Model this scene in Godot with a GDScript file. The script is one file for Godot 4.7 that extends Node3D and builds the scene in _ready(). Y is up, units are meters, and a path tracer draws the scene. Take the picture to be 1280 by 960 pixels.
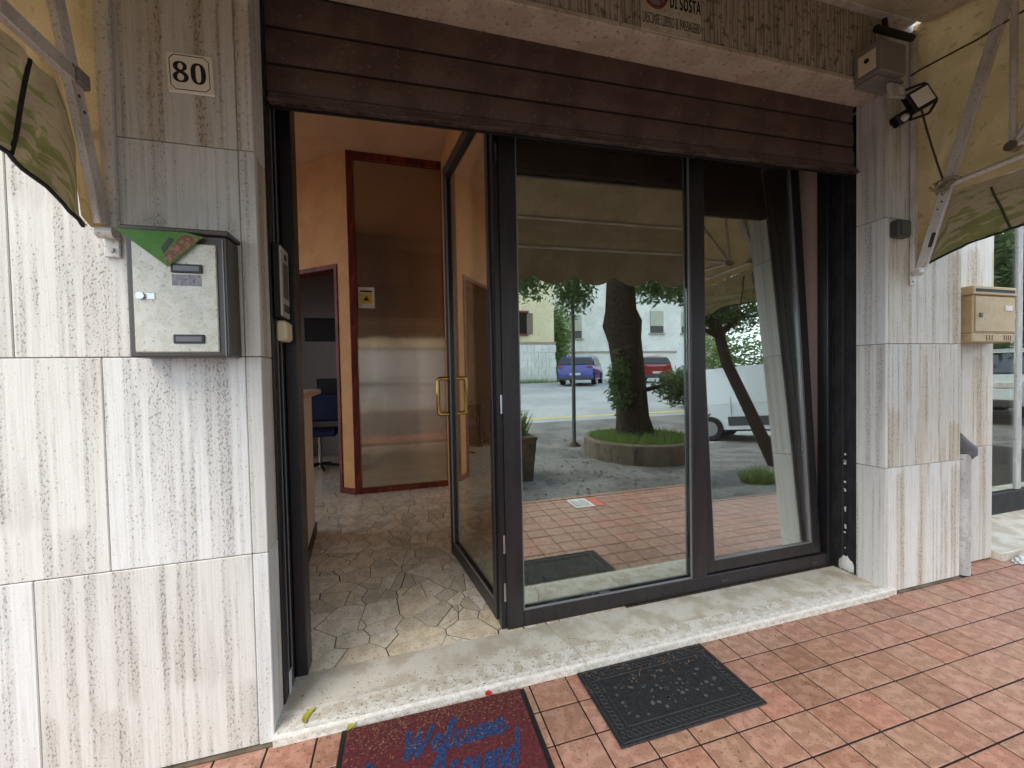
extends Node3D
# y up, metres. x runs along the facade, z = 0 is the face of the stone pillars, +z is the street.

var M := {}
var T := {}
var rng := RandomNumberGenerator.new()

# ---------------------------------------------------------------- mesh builder
class MB:
	var v := PackedVector3Array()
	var n := PackedVector3Array()
	var uv := PackedVector2Array()
	var off := Vector2.ZERO

	func tri(a: Vector3, b: Vector3, c: Vector3, nn: Vector3, ua: Vector2, ub: Vector2, uc: Vector2) -> void:
		if (b - a).cross(c - a).dot(nn) > 0.0:
			var t := b; b = c; c = t
			var tu := ub; ub = uc; uc = tu
		v.append_array([a, b, c]); n.append_array([nn, nn, nn]); uv.append_array([ua + off, ub + off, uc + off])

	func flat_uv(p: Vector3, nn: Vector3) -> Vector2:
		var a := nn.abs()
		if a.x >= a.y and a.x >= a.z: return Vector2(p.z, -p.y)
		if a.y >= a.z: return Vector2(p.x, p.z)
		return Vector2(p.x, -p.y)

	func poly(pts: Array, hint: Vector3) -> void:          # convex flat polygon
		var nn: Vector3 = (pts[1] - pts[0]).cross(pts[2] - pts[0]).normalized()
		if nn.dot(hint) < 0: nn = -nn
		for i in range(1, pts.size() - 1):
			tri(pts[0], pts[i], pts[i + 1], nn, flat_uv(pts[0], nn), flat_uv(pts[i], nn), flat_uv(pts[i + 1], nn))

	func box(lo: Vector3, hi: Vector3, bev := 0.0, xf := Transform3D()) -> void:
		var c := (lo + hi) / 2.0
		var h := ((hi - lo) / 2.0).abs()
		var b := minf(bev, minf(h.x, minf(h.y, h.z)) * 0.9)
		var ax := [Vector3.RIGHT, Vector3.UP, Vector3.BACK]
		var start := v.size()
		for k in 3:
			var i := (k + 1) % 3
			var j := (k + 2) % 3
			for s in [-1.0, 1.0]:
				var q := []
				for e in [[-1, -1], [1, -1], [1, 1], [-1, 1]]:
					q.append(c + ax[k] * s * h[k] + ax[i] * e[0] * (h[i] - b) + ax[j] * e[1] * (h[j] - b))
				poly(q, ax[k] * s)
			if b > 0.0:
				for si in [-1.0, 1.0]:
					for sj in [-1.0, 1.0]:
						var q := []
						for e in [[-1, 0], [1, 0], [1, 1], [-1, 1]]:
							var p: Vector3 = c + ax[k] * e[0] * (h[k] - b)
							p += ax[i] * si * (h[i] - (b if e[1] == 0 else 0.0)) + ax[j] * sj * (h[j] - (0.0 if e[1] == 0 else b))
							q.append(p)
						poly(q, ax[i] * si + ax[j] * sj)
		if b > 0.0:
			for sx in [-1.0, 1.0]:
				for sy in [-1.0, 1.0]:
					for sz in [-1.0, 1.0]:
						var s := Vector3(sx, sy, sz)
						poly([c + s * Vector3(h.x, h.y - b, h.z - b), c + s * Vector3(h.x - b, h.y, h.z - b), c + s * Vector3(h.x - b, h.y - b, h.z)], s)
		if xf != Transform3D():
			for i in range(start, v.size()):
				v[i] = xf * v[i]; n[i] = (xf.basis * n[i]).normalized()
			if xf.basis.determinant() < 0.0:               # a mirrored frame turns the faces round
				for i in range(start, v.size(), 3):
					var t := v[i + 1]; v[i + 1] = v[i + 2]; v[i + 2] = t
					var m := n[i + 1]; n[i + 1] = n[i + 2]; n[i + 2] = m
					var q := uv[i + 1]; uv[i + 1] = uv[i + 2]; uv[i + 2] = q

	# extrude a polygon given in the plane (ex, ey) from o along ez*depth
	func prism(pts: PackedVector2Array, o: Vector3, ex: Vector3, ey: Vector3, ez: Vector3, depth: float) -> void:
		var idx := Geometry2D.triangulate_polygon(pts)
		for s in [0.0, 1.0]:
			var nn := ez * (1.0 if s > 0 else -1.0) * signf(depth)
			for i in range(0, idx.size(), 3):
				var q := []
				var u := []
				for k in 3:
					var p := pts[idx[i + k]]
					q.append(o + ex * p.x + ey * p.y + ez * depth * s); u.append(Vector2(p.x, -p.y))
				tri(q[0], q[1], q[2], nn, u[0], u[1], u[2])
		var ccw := not Geometry2D.is_polygon_clockwise(pts)
		for i in pts.size():
			var a := pts[i]
			var b := pts[(i + 1) % pts.size()]
			var d := (b - a).normalized()
			var o2 := Vector2(d.y, -d.x) * (1.0 if ccw else -1.0)
			var nn := (ex * o2.x + ey * o2.y).normalized()
			var A := o + ex * a.x + ey * a.y
			var B := o + ex * b.x + ey * b.y
			var l := a.distance_to(b)
			tri(A, B, B + ez * depth, nn, Vector2(0, 0), Vector2(l, 0), Vector2(l, depth))
			tri(A, B + ez * depth, A + ez * depth, nn, Vector2(0, 0), Vector2(l, depth), Vector2(0, depth))

	# smooth sheet of (nu+1)*(nv+1) points
	func grid(nu: int, nv: int, f: Callable, su := 1.0, sv := 1.0, closed_u := false) -> void:
		var p := []
		for j in nv + 1:
			for i in nu + 1:
				p.append(f.call(float(i) / nu, float(j) / nv))
		var nn := []
		nn.resize(p.size()); nn.fill(Vector3.ZERO)
		for j in nv:
			for i in nu:
				var a := j * (nu + 1) + i
				var b := a + 1
				var c := a + nu + 2
				var d := a + nu + 1
				var m: Vector3 = (p[c] - p[a]).cross(p[d] - p[b])
				for k in [a, b, c, d]: nn[k] += m
		if closed_u:
			for j in nv + 1:
				var m: Vector3 = nn[j * (nu + 1)] + nn[j * (nu + 1) + nu]
				nn[j * (nu + 1)] = m; nn[j * (nu + 1) + nu] = m
		for k in nn.size(): nn[k] = -(nn[k] as Vector3).normalized()
		for j in nv:
			for i in nu:
				var a := j * (nu + 1) + i
				for t in [[0, 1, nu + 2], [0, nu + 2, nu + 1]]:
					for k in t:
						var q: int = a + k
						v.append(p[q]); n.append(nn[q])
						uv.append(Vector2(su * float(q % (nu + 1)) / nu, sv * float(q / (nu + 1)) / nv) + off)

	func tube(pts: Array, r, sides := 8, caps := true) -> void:
		var up := Vector3.UP
		var d0: Vector3 = (pts[1] - pts[0]).normalized()
		if absf(d0.dot(up)) > 0.9: up = Vector3.RIGHT
		var rings := []
		var x := d0.cross(up).normalized()
		for i in pts.size():
			var d: Vector3
			if i == 0: d = d0
			elif i == pts.size() - 1: d = (pts[i] - pts[i - 1]).normalized()
			else: d = ((pts[i + 1] - pts[i]).normalized() + (pts[i] - pts[i - 1]).normalized()).normalized()
			x = (x - d * x.dot(d)).normalized()
			var y := d.cross(x)
			var rr: float = r[i] if r is Array else r
			var ring := []
			for k in sides + 1:
				var a := TAU * k / sides
				ring.append([pts[i] + (x * cos(a) + y * sin(a)) * rr, x * cos(a) + y * sin(a)])
			rings.append(ring)
		var l := 0.0
		for i in pts.size() - 1:
			var dl: float = (pts[i + 1] - pts[i]).length()
			var rr: float = r[i] if r is Array else r
			for k in sides:
				var q := [rings[i][k], rings[i][k + 1], rings[i + 1][k + 1], rings[i + 1][k]]
				var u := [Vector2(TAU * rr * k / sides, l), Vector2(TAU * rr * (k + 1) / sides, l), Vector2(TAU * rr * (k + 1) / sides, l + dl), Vector2(TAU * rr * k / sides, l + dl)]
				var fl: bool = (q[1][0] - q[0][0]).cross(q[2][0] - q[0][0]).dot(q[0][1] + q[2][1]) > 0
				for t in ([[0, 2, 1], [0, 3, 2]] if fl else [[0, 1, 2], [0, 2, 3]]):
					for e in t:
						v.append(q[e][0]); n.append(q[e][1]); uv.append(u[e] + off)
			l += dl
		if caps:
			for e in [0, pts.size() - 1]:
				var d: Vector3 = (pts[0] - pts[1]).normalized() if e == 0 else (pts[e] - pts[e - 1]).normalized()
				for k in sides:
					tri(pts[e], rings[e][k][0], rings[e][k + 1][0], d, Vector2.ZERO, Vector2.ZERO, Vector2.ZERO)

	func mesh() -> ArrayMesh:
		var a := []
		a.resize(Mesh.ARRAY_MAX)
		a[Mesh.ARRAY_VERTEX] = v; a[Mesh.ARRAY_NORMAL] = n; a[Mesh.ARRAY_TEX_UV] = uv
		var m := ArrayMesh.new()
		m.add_surface_from_arrays(Mesh.PRIMITIVE_TRIANGLES, a)
		return m

# ---------------------------------------------------------------- nodes
var used := {}
func numbered(s: String) -> String:
	if not used.has(s):
		used[s] = 0
		return s
	used[s] += 1
	return "%s_%03d" % [s, used[s]]

func thing(called: String, label: String, category: String, at := Vector3.ZERO, group := "") -> Node3D:
	var o := Node3D.new()
	o.name = numbered(called); add_child(o); o.position = at
	o.set_meta("label", label); o.set_meta("category", category)
	if group: o.set_meta("group", group)
	return o

# commits a builder whose points are in world space as a child of "parent"
func part(called: String, b: MB, m: Material, parent: Node3D) -> MeshInstance3D:
	var o := MeshInstance3D.new()
	o.name = called; o.mesh = b.mesh(); o.material_override = m
	parent.add_child(o, true)
	var at := Vector3.ZERO
	var q: Node = parent
	while q != self and q is Node3D:
		at += (q as Node3D).position; q = q.get_parent()
	o.position = -at
	return o

func solo(called: String, b: MB, m: Material, label: String, category: String, group := "") -> MeshInstance3D:
	var o := part(numbered(called), b, m, self)
	o.set_meta("label", label); o.set_meta("category", category)
	if group: o.set_meta("group", group)
	return o

func struct(called: String, label := "") -> Node3D:
	var o := Node3D.new()
	o.name = numbered(called); add_child(o); o.set_meta("kind", "structure")
	if label: o.set_meta("label", label)
	return o

func stuff(o: Node) -> void: o.set_meta("kind", "stuff")

func bx(lo: Vector3, hi: Vector3, bev := 0.0, xf := Transform3D()) -> MB:
	var b := MB.new()
	b.off = Vector2(rng.randf(), rng.randf()) * 7.0
	b.box(lo, hi, bev, xf)
	return b

func V2(x: float, y: float) -> Vector2: return Vector2(x, y)
func V(x: float, y: float, z: float) -> Vector3: return Vector3(x, y, z)

# ---------------------------------------------------------------- textures
func noise(w: int, h: int, freq: float, sd: int, oct := 3, kind := FastNoiseLite.TYPE_SIMPLEX_SMOOTH) -> PackedByteArray:
	var f := FastNoiseLite.new()
	f.seed = sd; f.frequency = freq; f.noise_type = kind; f.fractal_octaves = oct
	if oct == 1: f.fractal_type = FastNoiseLite.FRACTAL_NONE
	return f.get_seamless_image(w, h).get_data()

# noise drawn out along one axis: w*h from a smaller picture
func drawn(w: int, h: int, sw: int, sh: int, freq: float, sd: int, oct := 3) -> PackedByteArray:
	var f := FastNoiseLite.new()
	f.seed = sd; f.frequency = freq; f.noise_type = FastNoiseLite.TYPE_SIMPLEX_SMOOTH; f.fractal_octaves = oct
	var im := f.get_seamless_image(sw, sh)
	im.resize(w, h, Image.INTERPOLATE_CUBIC)
	return im.get_data()

func tex(w: int, h: int, d: PackedByteArray, gray := false) -> ImageTexture:
	return ImageTexture.create_from_image(Image.create_from_data(w, h, false, Image.FORMAT_L8 if gray else Image.FORMAT_RGB8, d))

func ss(a: float, b: float, x: float) -> float: return smoothstep(a, b, x)

# vein-cut travertine: veins along v; returns [colour, height]
func travertine(W: int, sd: int, light: Color, vein: Color, pit: Color, stain: Color, pits: float) -> Array:
	var line := drawn(W, W, W, 6, 0.035, sd, 3)            # broad bands running the height of a slab
	var fine := drawn(W, W, W, 14, 0.15, sd + 5, 3)        # thin lines
	var streak := drawn(W, W, W, 90, 0.09, sd + 6, 3)      # broken streaks
	var holes := drawn(W, W, W, W / 2, 0.17, sd + 1, 3)
	var cloud := drawn(W, W, W, 56, 0.010, sd + 3, 4)
	var g := noise(W, W, 0.25, sd + 4, 2)
	var o := PackedByteArray(); o.resize(W * W * 3)
	var hh := PackedByteArray(); hh.resize(W * W)
	for i in W * W:
		var cl := cloud[i] / 255.0
		var band := smoothstep(0.40, 0.85, line[i] / 255.0 + (cl - 0.5) * 0.35)
		var thin := smoothstep(0.45, 0.78, fine[i] / 255.0)
		var broken := smoothstep(0.50, 0.75, streak[i] / 255.0) * (0.35 + 0.65 * band)
		var dirt := smoothstep(0.56, 0.8, cl)
		var th := 0.81 - pits * band - 0.06 * dirt - 0.03 * thin
		var p := smoothstep(th, th + 0.07, holes[i] / 255.0)
		var k := light.lerp(vein, minf(1.0, band * 0.40 + thin * 0.20 + broken * 0.30)).lerp(stain, dirt * 0.35).lerp(pit, p * 0.42)
		var f := (0.95 + 0.10 * g[i] / 255.0) * 255.0
		o[i * 3] = mini(int(k.r * f), 255); o[i * 3 + 1] = mini(int(k.g * f), 255); o[i * 3 + 2] = mini(int(k.b * f), 255)
		hh[i] = clampi(int(216 - 150 * p - 14 * thin + 0.12 * (g[i] - 128)), 0, 255)
	return [tex(W, W, o), tex(W, W, hh, true)]

# two-colour mottle with dark specks
func mottle(W: int, sd: int, c1: Color, c2: Color, speck: Color, f1: float, f2: float, amount: float, squash := 1) -> ImageTexture:
	var a := drawn(W, W, W, W / squash, f1, sd, 4)
	var b := noise(W, W, f2, sd + 1, 2)
	var g := noise(W, W, 0.35, sd + 2, 1)
	var o := PackedByteArray(); o.resize(W * W * 3)
	for i in W * W:
		var t := smoothstep(76.0, 178.0, a[i])
		var u := smoothstep((0.74 - amount * 0.2) * 255.0, 229.0, b[i]) * minf(1.0, amount * 2.0)
		var f := (0.92 + 0.16 * g[i] / 255.0) * 255.0
		var k := c1.lerp(c2, t).lerp(speck, u)
		o[i * 3] = mini(int(k.r * f), 255); o[i * 3 + 1] = mini(int(k.g * f), 255); o[i * 3 + 2] = mini(int(k.b * f), 255)
	return tex(W, W, o)

func gray(W: int, sd: int, freq: float, oct := 2) -> ImageTexture:
	return tex(W, W, noise(W, W, freq, sd, oct), true)

func mat(col: Color, rough := 0.8, tx: Texture2D = null, per_m := 1.0, metal := 0.0) -> StandardMaterial3D:
	var m := StandardMaterial3D.new()
	m.albedo_color = col; m.roughness = rough; m.metallic = metal
	if tx:
		m.albedo_texture = tx; m.uv1_scale = Vector3.ONE * per_m
	return m

func bump(m: StandardMaterial3D, t: Texture2D, cm: float) -> StandardMaterial3D:
	m.heightmap_enabled = true; m.heightmap_texture = t; m.heightmap_scale = cm
	return m

func tint(m: StandardMaterial3D, c: Color) -> StandardMaterial3D:
	var k: StandardMaterial3D = m.duplicate()
	k.albedo_color = c
	return k

func materials() -> void:
	var tv := travertine(1024, 11, Color(0.855, 0.855, 0.845), Color(0.70, 0.685, 0.665), Color(0.38, 0.355, 0.34), Color(0.71, 0.695, 0.675), 0.18)
	var tw := travertine(800, 31, Color(0.855, 0.85, 0.835), Color(0.67, 0.62, 0.555), Color(0.38, 0.33, 0.28), Color(0.72, 0.645, 0.55), 0.17)
	M.stone = bump(mat(Color.WHITE, 0.62, tv[0], 0.8), tv[1], 0.18)
	M.stone_warm = bump(mat(Color.WHITE, 0.62, tw[0], 0.8), tw[1], 0.18)
	M.stone_var = [M.stone, tint(M.stone, Color(0.965, 0.955, 0.94)), tint(M.stone, Color(1.0, 0.99, 0.975))]
	M.warm_var = [M.stone_warm, tint(M.stone_warm, Color(0.96, 0.95, 0.935)), tint(M.stone_warm, Color(0.98, 0.955, 0.92))]
	# lintel: the same stone, dull and dirty with fine combed lines
	var comb := drawn(512, 512, 512, 10, 0.16, 77, 2)
	var dirt := noise(512, 512, 0.03, 78, 4)
	var o := PackedByteArray(); o.resize(512 * 512 * 3)
	for i in 512 * 512:
		var k := Color(0.74, 0.69, 0.62).lerp(Color(0.50, 0.45, 0.39), ss(0.4, 0.68, comb[i] / 255.0) * 0.8).lerp(Color(0.33, 0.30, 0.27), ss(0.6, 0.8, dirt[i] / 255.0) * 0.6)
		o[i * 3] = int(k.r * 255); o[i * 3 + 1] = int(k.g * 255); o[i * 3 + 2] = int(k.b * 255)
	M.combed = bump(mat(Color.WHITE, 0.85, tex(512, 512, o), 1.25), tex(512, 512, comb, true), -0.25)
	M.soffit = mat(Color.WHITE, 0.75, mottle(512, 81, Color(0.80, 0.75, 0.68), Color(0.74, 0.68, 0.61), Color(0.52, 0.46, 0.40), 0.012, 0.06, 0.35, 1), 1.2)
	M.sill = mat(Color.WHITE, 0.5, mottle(640, 91, Color(0.80, 0.78, 0.735), Color(0.71, 0.675, 0.61), Color(0.60, 0.53, 0.44), 0.010, 0.05, 0.14), 0.8)
	M.sill_pitted = mat(Color.WHITE, 0.6, mottle(640, 93, Color(0.82, 0.805, 0.77), Color(0.73, 0.70, 0.64), Color(0.42, 0.36, 0.30), 0.02, 0.09, 0.36), 1.0)
	M.sill_worn = mat(Color.WHITE, 0.6, mottle(256, 95, Color(0.85, 0.84, 0.815), Color(0.77, 0.75, 0.71), Color(0.50, 0.45, 0.39), 0.03, 0.12, 0.38), 3.0)
	M.sill_worn.uv1_triplanar = true; M.sill_worn.uv1_world_triplanar = true
	var tile := mottle(640, 101, Color(0.715, 0.55, 0.475), Color(0.635, 0.47, 0.395), Color(0.45, 0.34, 0.29), 0.018, 0.07, 0.48)
	var rough := gray(512, 104, 0.02, 3)
	M.tiles = []
	for c in [Color(0.94, 0.94, 0.94), Color(0.90, 0.88, 0.86), Color(0.95, 0.91, 0.90), Color(0.92, 0.94, 0.92), Color(0.85, 0.84, 0.82)]:
		var m := mat(c, 0.42, tile, 1.6)
		bump(m, rough, 0.12)
		M.tiles.append(m)
	M.grout = mat(Color(0.12, 0.09, 0.08), 0.95, mottle(256, 110, Color(1, 1, 1), Color(0.7, 0.7, 0.7), Color(0.4, 0.4, 0.4), 0.05, 0.2, 0.4), 3.0)
	var pal := mottle(512, 121, Color(0.93, 0.90, 0.84), Color(0.86, 0.82, 0.75), Color(0.62, 0.56, 0.47), 0.016, 0.07, 0.35, 2)
	M.flags = []
	for c in [Color(1, 1, 1), Color(0.97, 0.955, 0.93), Color(0.95, 0.93, 0.89), Color(1.0, 0.985, 0.96), Color(0.88, 0.87, 0.84), Color(0.98, 0.95, 0.90)]:
		M.flags.append(mat(c, 0.26, pal, 1.5))
	M.mortar = mat(Color(0.34, 0.28, 0.225), 0.9, M.grout.albedo_texture, 3.0)
	var br := mottle(256, 131, Color(0.39, 0.305, 0.275), Color(0.325, 0.25, 0.225), Color(0.50, 0.43, 0.40), 0.012, 0.10, 0.34)
	M.shutter = mat(Color.WHITE, 0.62, br, 1.4)
	M.shutter.uv1_triplanar = true; M.shutter.uv1_world_triplanar = true
	M.shutter_edge = mat(Color(0.42, 0.35, 0.32), 0.5, mottle(256, 135, Color(1, 1, 1), Color(0.75, 0.72, 0.70), Color(0.35, 0.3, 0.28), 0.03, 0.10, 0.4), 1.2, 0.4)
	M.alu = mat(Color(0.115, 0.11, 0.12), 0.34, null, 1.0, 0.0)
	M.alu_brown = mat(Color(0.175, 0.155, 0.160), 0.36, mottle(256, 137, Color(1, 1, 1), Color(0.88, 0.88, 0.9), Color(0.7, 0.7, 0.7), 0.03, 0.1, 0.2, 8), 2.0)
	M.alu_worn = mat(Color(0.135, 0.13, 0.138), 0.6, mottle(256, 139, Color(1, 1, 1), Color(0.62, 0.6, 0.6), Color(1.0, 1.0, 1.0), 0.02, 0.08, 0.3, 2), 2.5)
	M.bead = mat(Color(0.50, 0.49, 0.50), 0.35, null, 1.0, 0.2)
	M.rubber = mat(Color(0.04, 0.04, 0.042), 0.7)
	# solar-control glazing: a thin mirror film that sends back about half of the light
	var one := Image.create(4, 4, false, Image.FORMAT_RGB8); one.fill(Color.WHITE)
	M.film = mat(Color(0.93, 0.96, 0.93, 0.5), 0.0, ImageTexture.create_from_image(one), 1.0, 1.0)
	M.film.transparency = BaseMaterial3D.TRANSPARENCY_ALPHA
	M.pane = mat(Color(1, 1, 1, 0.05), 0.0)
	M.pane.transparency = BaseMaterial3D.TRANSPARENCY_ALPHA
	M.pane_brown = mat(Color(0.62, 0.52, 0.36, 0.22), 0.0)
	M.pane_brown.transparency = BaseMaterial3D.TRANSPARENCY_ALPHA
	M.brass = mat(Color(0.76, 0.63, 0.36), 0.18, null, 1.0, 1.0)
	M.steel = mat(Color(0.72, 0.72, 0.72), 0.25, null, 1.0, 1.0)
	M.white_paint = mat(Color(0.84, 0.83, 0.81), 0.45, mottle(256, 141, Color(1, 1, 1), Color(0.93, 0.92, 0.90), Color(0.6, 0.56, 0.52), 0.02, 0.12, 0.2, 2), 2.0)
	M.arm = mat(Color(0.86, 0.84, 0.815), 0.45, mottle(256, 143, Color(1, 1, 1), Color(0.90, 0.89, 0.87), Color(0.55, 0.5, 0.45), 0.02, 0.12, 0.25, 4), 2.0)
	# canopy cloth
	var cl := mottle(640, 151, Color(0.69, 0.63, 0.53), Color(0.635, 0.575, 0.475), Color(0.52, 0.465, 0.375), 0.006, 0.035, 0.3, 1)
	var weave := gray(256, 155, 0.4, 1)
	M.cloth = bump(mat(Color.WHITE, 0.95, cl, 0.9), weave, 0.03)
	M.cloth.backlight_enabled = true; M.cloth.backlight = Color(0.25, 0.25, 0.25)
	# green algae grows in ragged patches along the wet lower hem
	var blot := noise(512, 512, 0.012, 161, 5)
	var pick := noise(512, 512, 0.05, 162, 3)
	var mo := PackedByteArray(); mo.resize(512 * 512 * 3)
	for i in 512 * 512:
		var k := Color(0.67, 0.60, 0.47).lerp(Color(0.60, 0.53, 0.41), pick[i] / 255.0)
		var grown := blot[i] / 255.0 + 0.25 * (pick[i] / 255.0 - 0.5) + (0.20 if i < 512 * 130 else (0.08 if i < 512 * 300 else -0.06))
		k = k.lerp(Color(0.475, 0.475, 0.27), smoothstep(0.56, 0.68, grown) * 0.85)
		mo[i * 3] = int(k.r * 255); mo[i * 3 + 1] = int(k.g * 255); mo[i * 3 + 2] = int(k.b * 255)
	M.moss_cloth = bump(mat(Color.WHITE, 0.95, tex(512, 512, mo), 1.0), weave, 0.03)
	M.moss_cloth.uv1_scale = V(1.0 / 1.1, 1.0 / 0.35, 1.0)
	M.moss_cloth.backlight_enabled = true; M.moss_cloth.backlight = Color(0.6, 0.6, 0.6)
	M.side_cloth = M.cloth.duplicate(); M.side_cloth.albedo_color = Color(1.0, 0.93, 0.79); M.side_cloth.backlight = Color(0.85, 0.85, 0.85)
	M.trim = mat(Color(0.13, 0.13, 0.14), 0.8)
	M.seam = mat(Color(0.24, 0.23, 0.17), 0.9)
	M.wall_tan = mat(Color(0.88, 0.64, 0.41), 0.7, mottle(256, 171, Color(1, 1, 1), Color(0.95, 0.94, 0.92), Color(0.9, 0.88, 0.85), 0.012, 0.08, 0.2), 1.0)
	M.wall_rose = mat(Color(0.80, 0.69, 0.64), 0.8)
	M.wall_grey = mat(Color(0.62, 0.58, 0.56), 0.8)
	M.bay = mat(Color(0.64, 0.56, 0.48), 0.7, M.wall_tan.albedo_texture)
	M.mahogany = mat(Color(0.52, 0.18, 0.095), 0.55, mottle(256, 173, Color(1, 1, 1), Color(0.75, 0.7, 0.7), Color(0.5, 0.45, 0.4), 0.03, 0.1, 0.25, 8), 2.0)
	M.dark = mat(Color(0.06, 0.055, 0.055), 0.6)
	M.black = mat(Color(0.03, 0.03, 0.032), 0.5)
	M.ink = mat(Color(0.07, 0.06, 0.06), 0.6)
	M.mat_rubber = bump(mat(Color(0.11, 0.115, 0.125), 0.72, mottle(512, 181, Color(1, 1, 1), Color(0.72, 0.72, 0.74), Color(1.0, 1.0, 1.0), 0.03, 0.09, 0.3), 2.2), gray(512, 183, 0.12, 2), 0.25)
	M.mat_rib = mat(Color(0.15, 0.155, 0.17), 0.6)
	M.carpet = bump(mat(Color.WHITE, 1.0, mottle(512, 191, Color(0.40, 0.115, 0.15), Color(0.30, 0.08, 0.105), Color(0.50, 0.30, 0.26), 0.04, 0.22, 0.42), 3.0), gray(512, 193, 0.3, 2), 0.5)
	M.carpet_blue = bump(mat(Color(0.15, 0.25, 0.43), 1.0, mottle(256, 195, Color(1, 1, 1), Color(0.65, 0.68, 0.75), Color(0.4, 0.4, 0.5), 0.06, 0.2, 0.4), 5.0), gray(256, 196, 0.3, 2), 0.4)
	M.asphalt = bump(mat(Color.WHITE, 0.85, mottle(640, 201, Color(0.44, 0.435, 0.425), Color(0.35, 0.345, 0.335), Color(0.22, 0.20, 0.18), 0.005, 0.09, 0.45), 0.28), gray(512, 203, 0.3, 2), 0.5)
	M.asphalt_pale = bump(mat(Color.WHITE, 0.8, mottle(640, 205, Color(0.60, 0.61, 0.61), Color(0.55, 0.555, 0.56), Color(0.45, 0.45, 0.44), 0.004, 0.05, 0.3), 0.15), gray(512, 203, 0.3, 2), 0.3)
	M.bark = bump(mat(Color.WHITE, 0.95, mottle(256, 211, Color(0.30, 0.235, 0.18), Color(0.18, 0.14, 0.105), Color(0.09, 0.07, 0.055), 0.03, 0.06, 0.45), 1.6), gray(512, 213, 0.06, 4), 3.0)
	M.leaf_dark = mat(Color(0.20, 0.27, 0.13), 0.7); M.leaf_dark.backlight_enabled = true; M.leaf_dark.backlight = Color(0.4, 0.5, 0.3)
	M.leaf = mat(Color(0.33, 0.42, 0.16), 0.7); M.leaf.backlight_enabled = true; M.leaf.backlight = Color(0.4, 0.5, 0.3)
	M.grass = mat(Color(0.36, 0.43, 0.16), 0.8); M.grass.backlight_enabled = true; M.grass.backlight = Color(0.4, 0.5, 0.3)
	M.concrete = mat(Color.WHITE, 0.9, mottle(256, 221, Color(0.42, 0.37, 0.31), Color(0.34, 0.30, 0.25), Color(0.20, 0.18, 0.14), 0.015, 0.06, 0.4), 1.0)
	M.soil = mat(Color.WHITE, 1.0, mottle(256, 223, Color(0.25, 0.21, 0.16), Color(0.18, 0.15, 0.11), Color(0.35, 0.3, 0.22), 0.05, 0.2, 0.4), 2.0)
	M.cream_wall = mat(Color.WHITE, 0.9, mottle(256, 225, Color(0.86, 0.82, 0.68), Color(0.83, 0.78, 0.63), Color(0.70, 0.65, 0.52), 0.02, 0.08, 0.2), 0.1)
	M.white_wall = mat(Color.WHITE, 0.9, mottle(256, 227, Color(0.86, 0.855, 0.82), Color(0.82, 0.81, 0.78), Color(0.7, 0.69, 0.66), 0.02, 0.08, 0.2), 0.1)
	M.render_wall = mat(Color(0.62, 0.56, 0.50), 0.9)
	M.glass_dark = mat(Color(0.05, 0.06, 0.07), 0.05)
	M.car_blue = mat(Color(0.05, 0.16, 0.55), 0.25); M.car_red = mat(Color(0.50, 0.045, 0.06), 0.25); M.car_white = mat(Color(0.85, 0.87, 0.88), 0.25)
	for m in [M.car_blue, M.car_red, M.car_white]:
		m.clearcoat_enabled = true; m.clearcoat = 1.0; m.clearcoat_roughness = 0.03
	M.tyre = mat(Color(0.04, 0.04, 0.04), 0.8)
	M.lamp_red = mat(Color(0.55, 0.03, 0.03), 0.2)
	M.grey_trim = mat(Color(0.22, 0.23, 0.24), 0.6)
	M.grey_pipe = mat(Color(0.76, 0.76, 0.75), 0.6, mottle(256, 231, Color(1, 1, 1), Color(0.88, 0.88, 0.88), Color(0.6, 0.58, 0.55), 0.02, 0.1, 0.3, 4), 2.0)
	M.grey_box = mat(Color(0.52, 0.50, 0.48), 0.55)
	M.beige_plastic = mat(Color(0.88, 0.83, 0.70), 0.5)
	M.tan_metal = mat(Color(0.72, 0.63, 0.47), 0.4, mottle(256, 233, Color(1, 1, 1), Color(0.95, 0.94, 0.92), Color(0.7, 0.66, 0.6), 0.02, 0.1, 0.2), 2.0)

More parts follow.
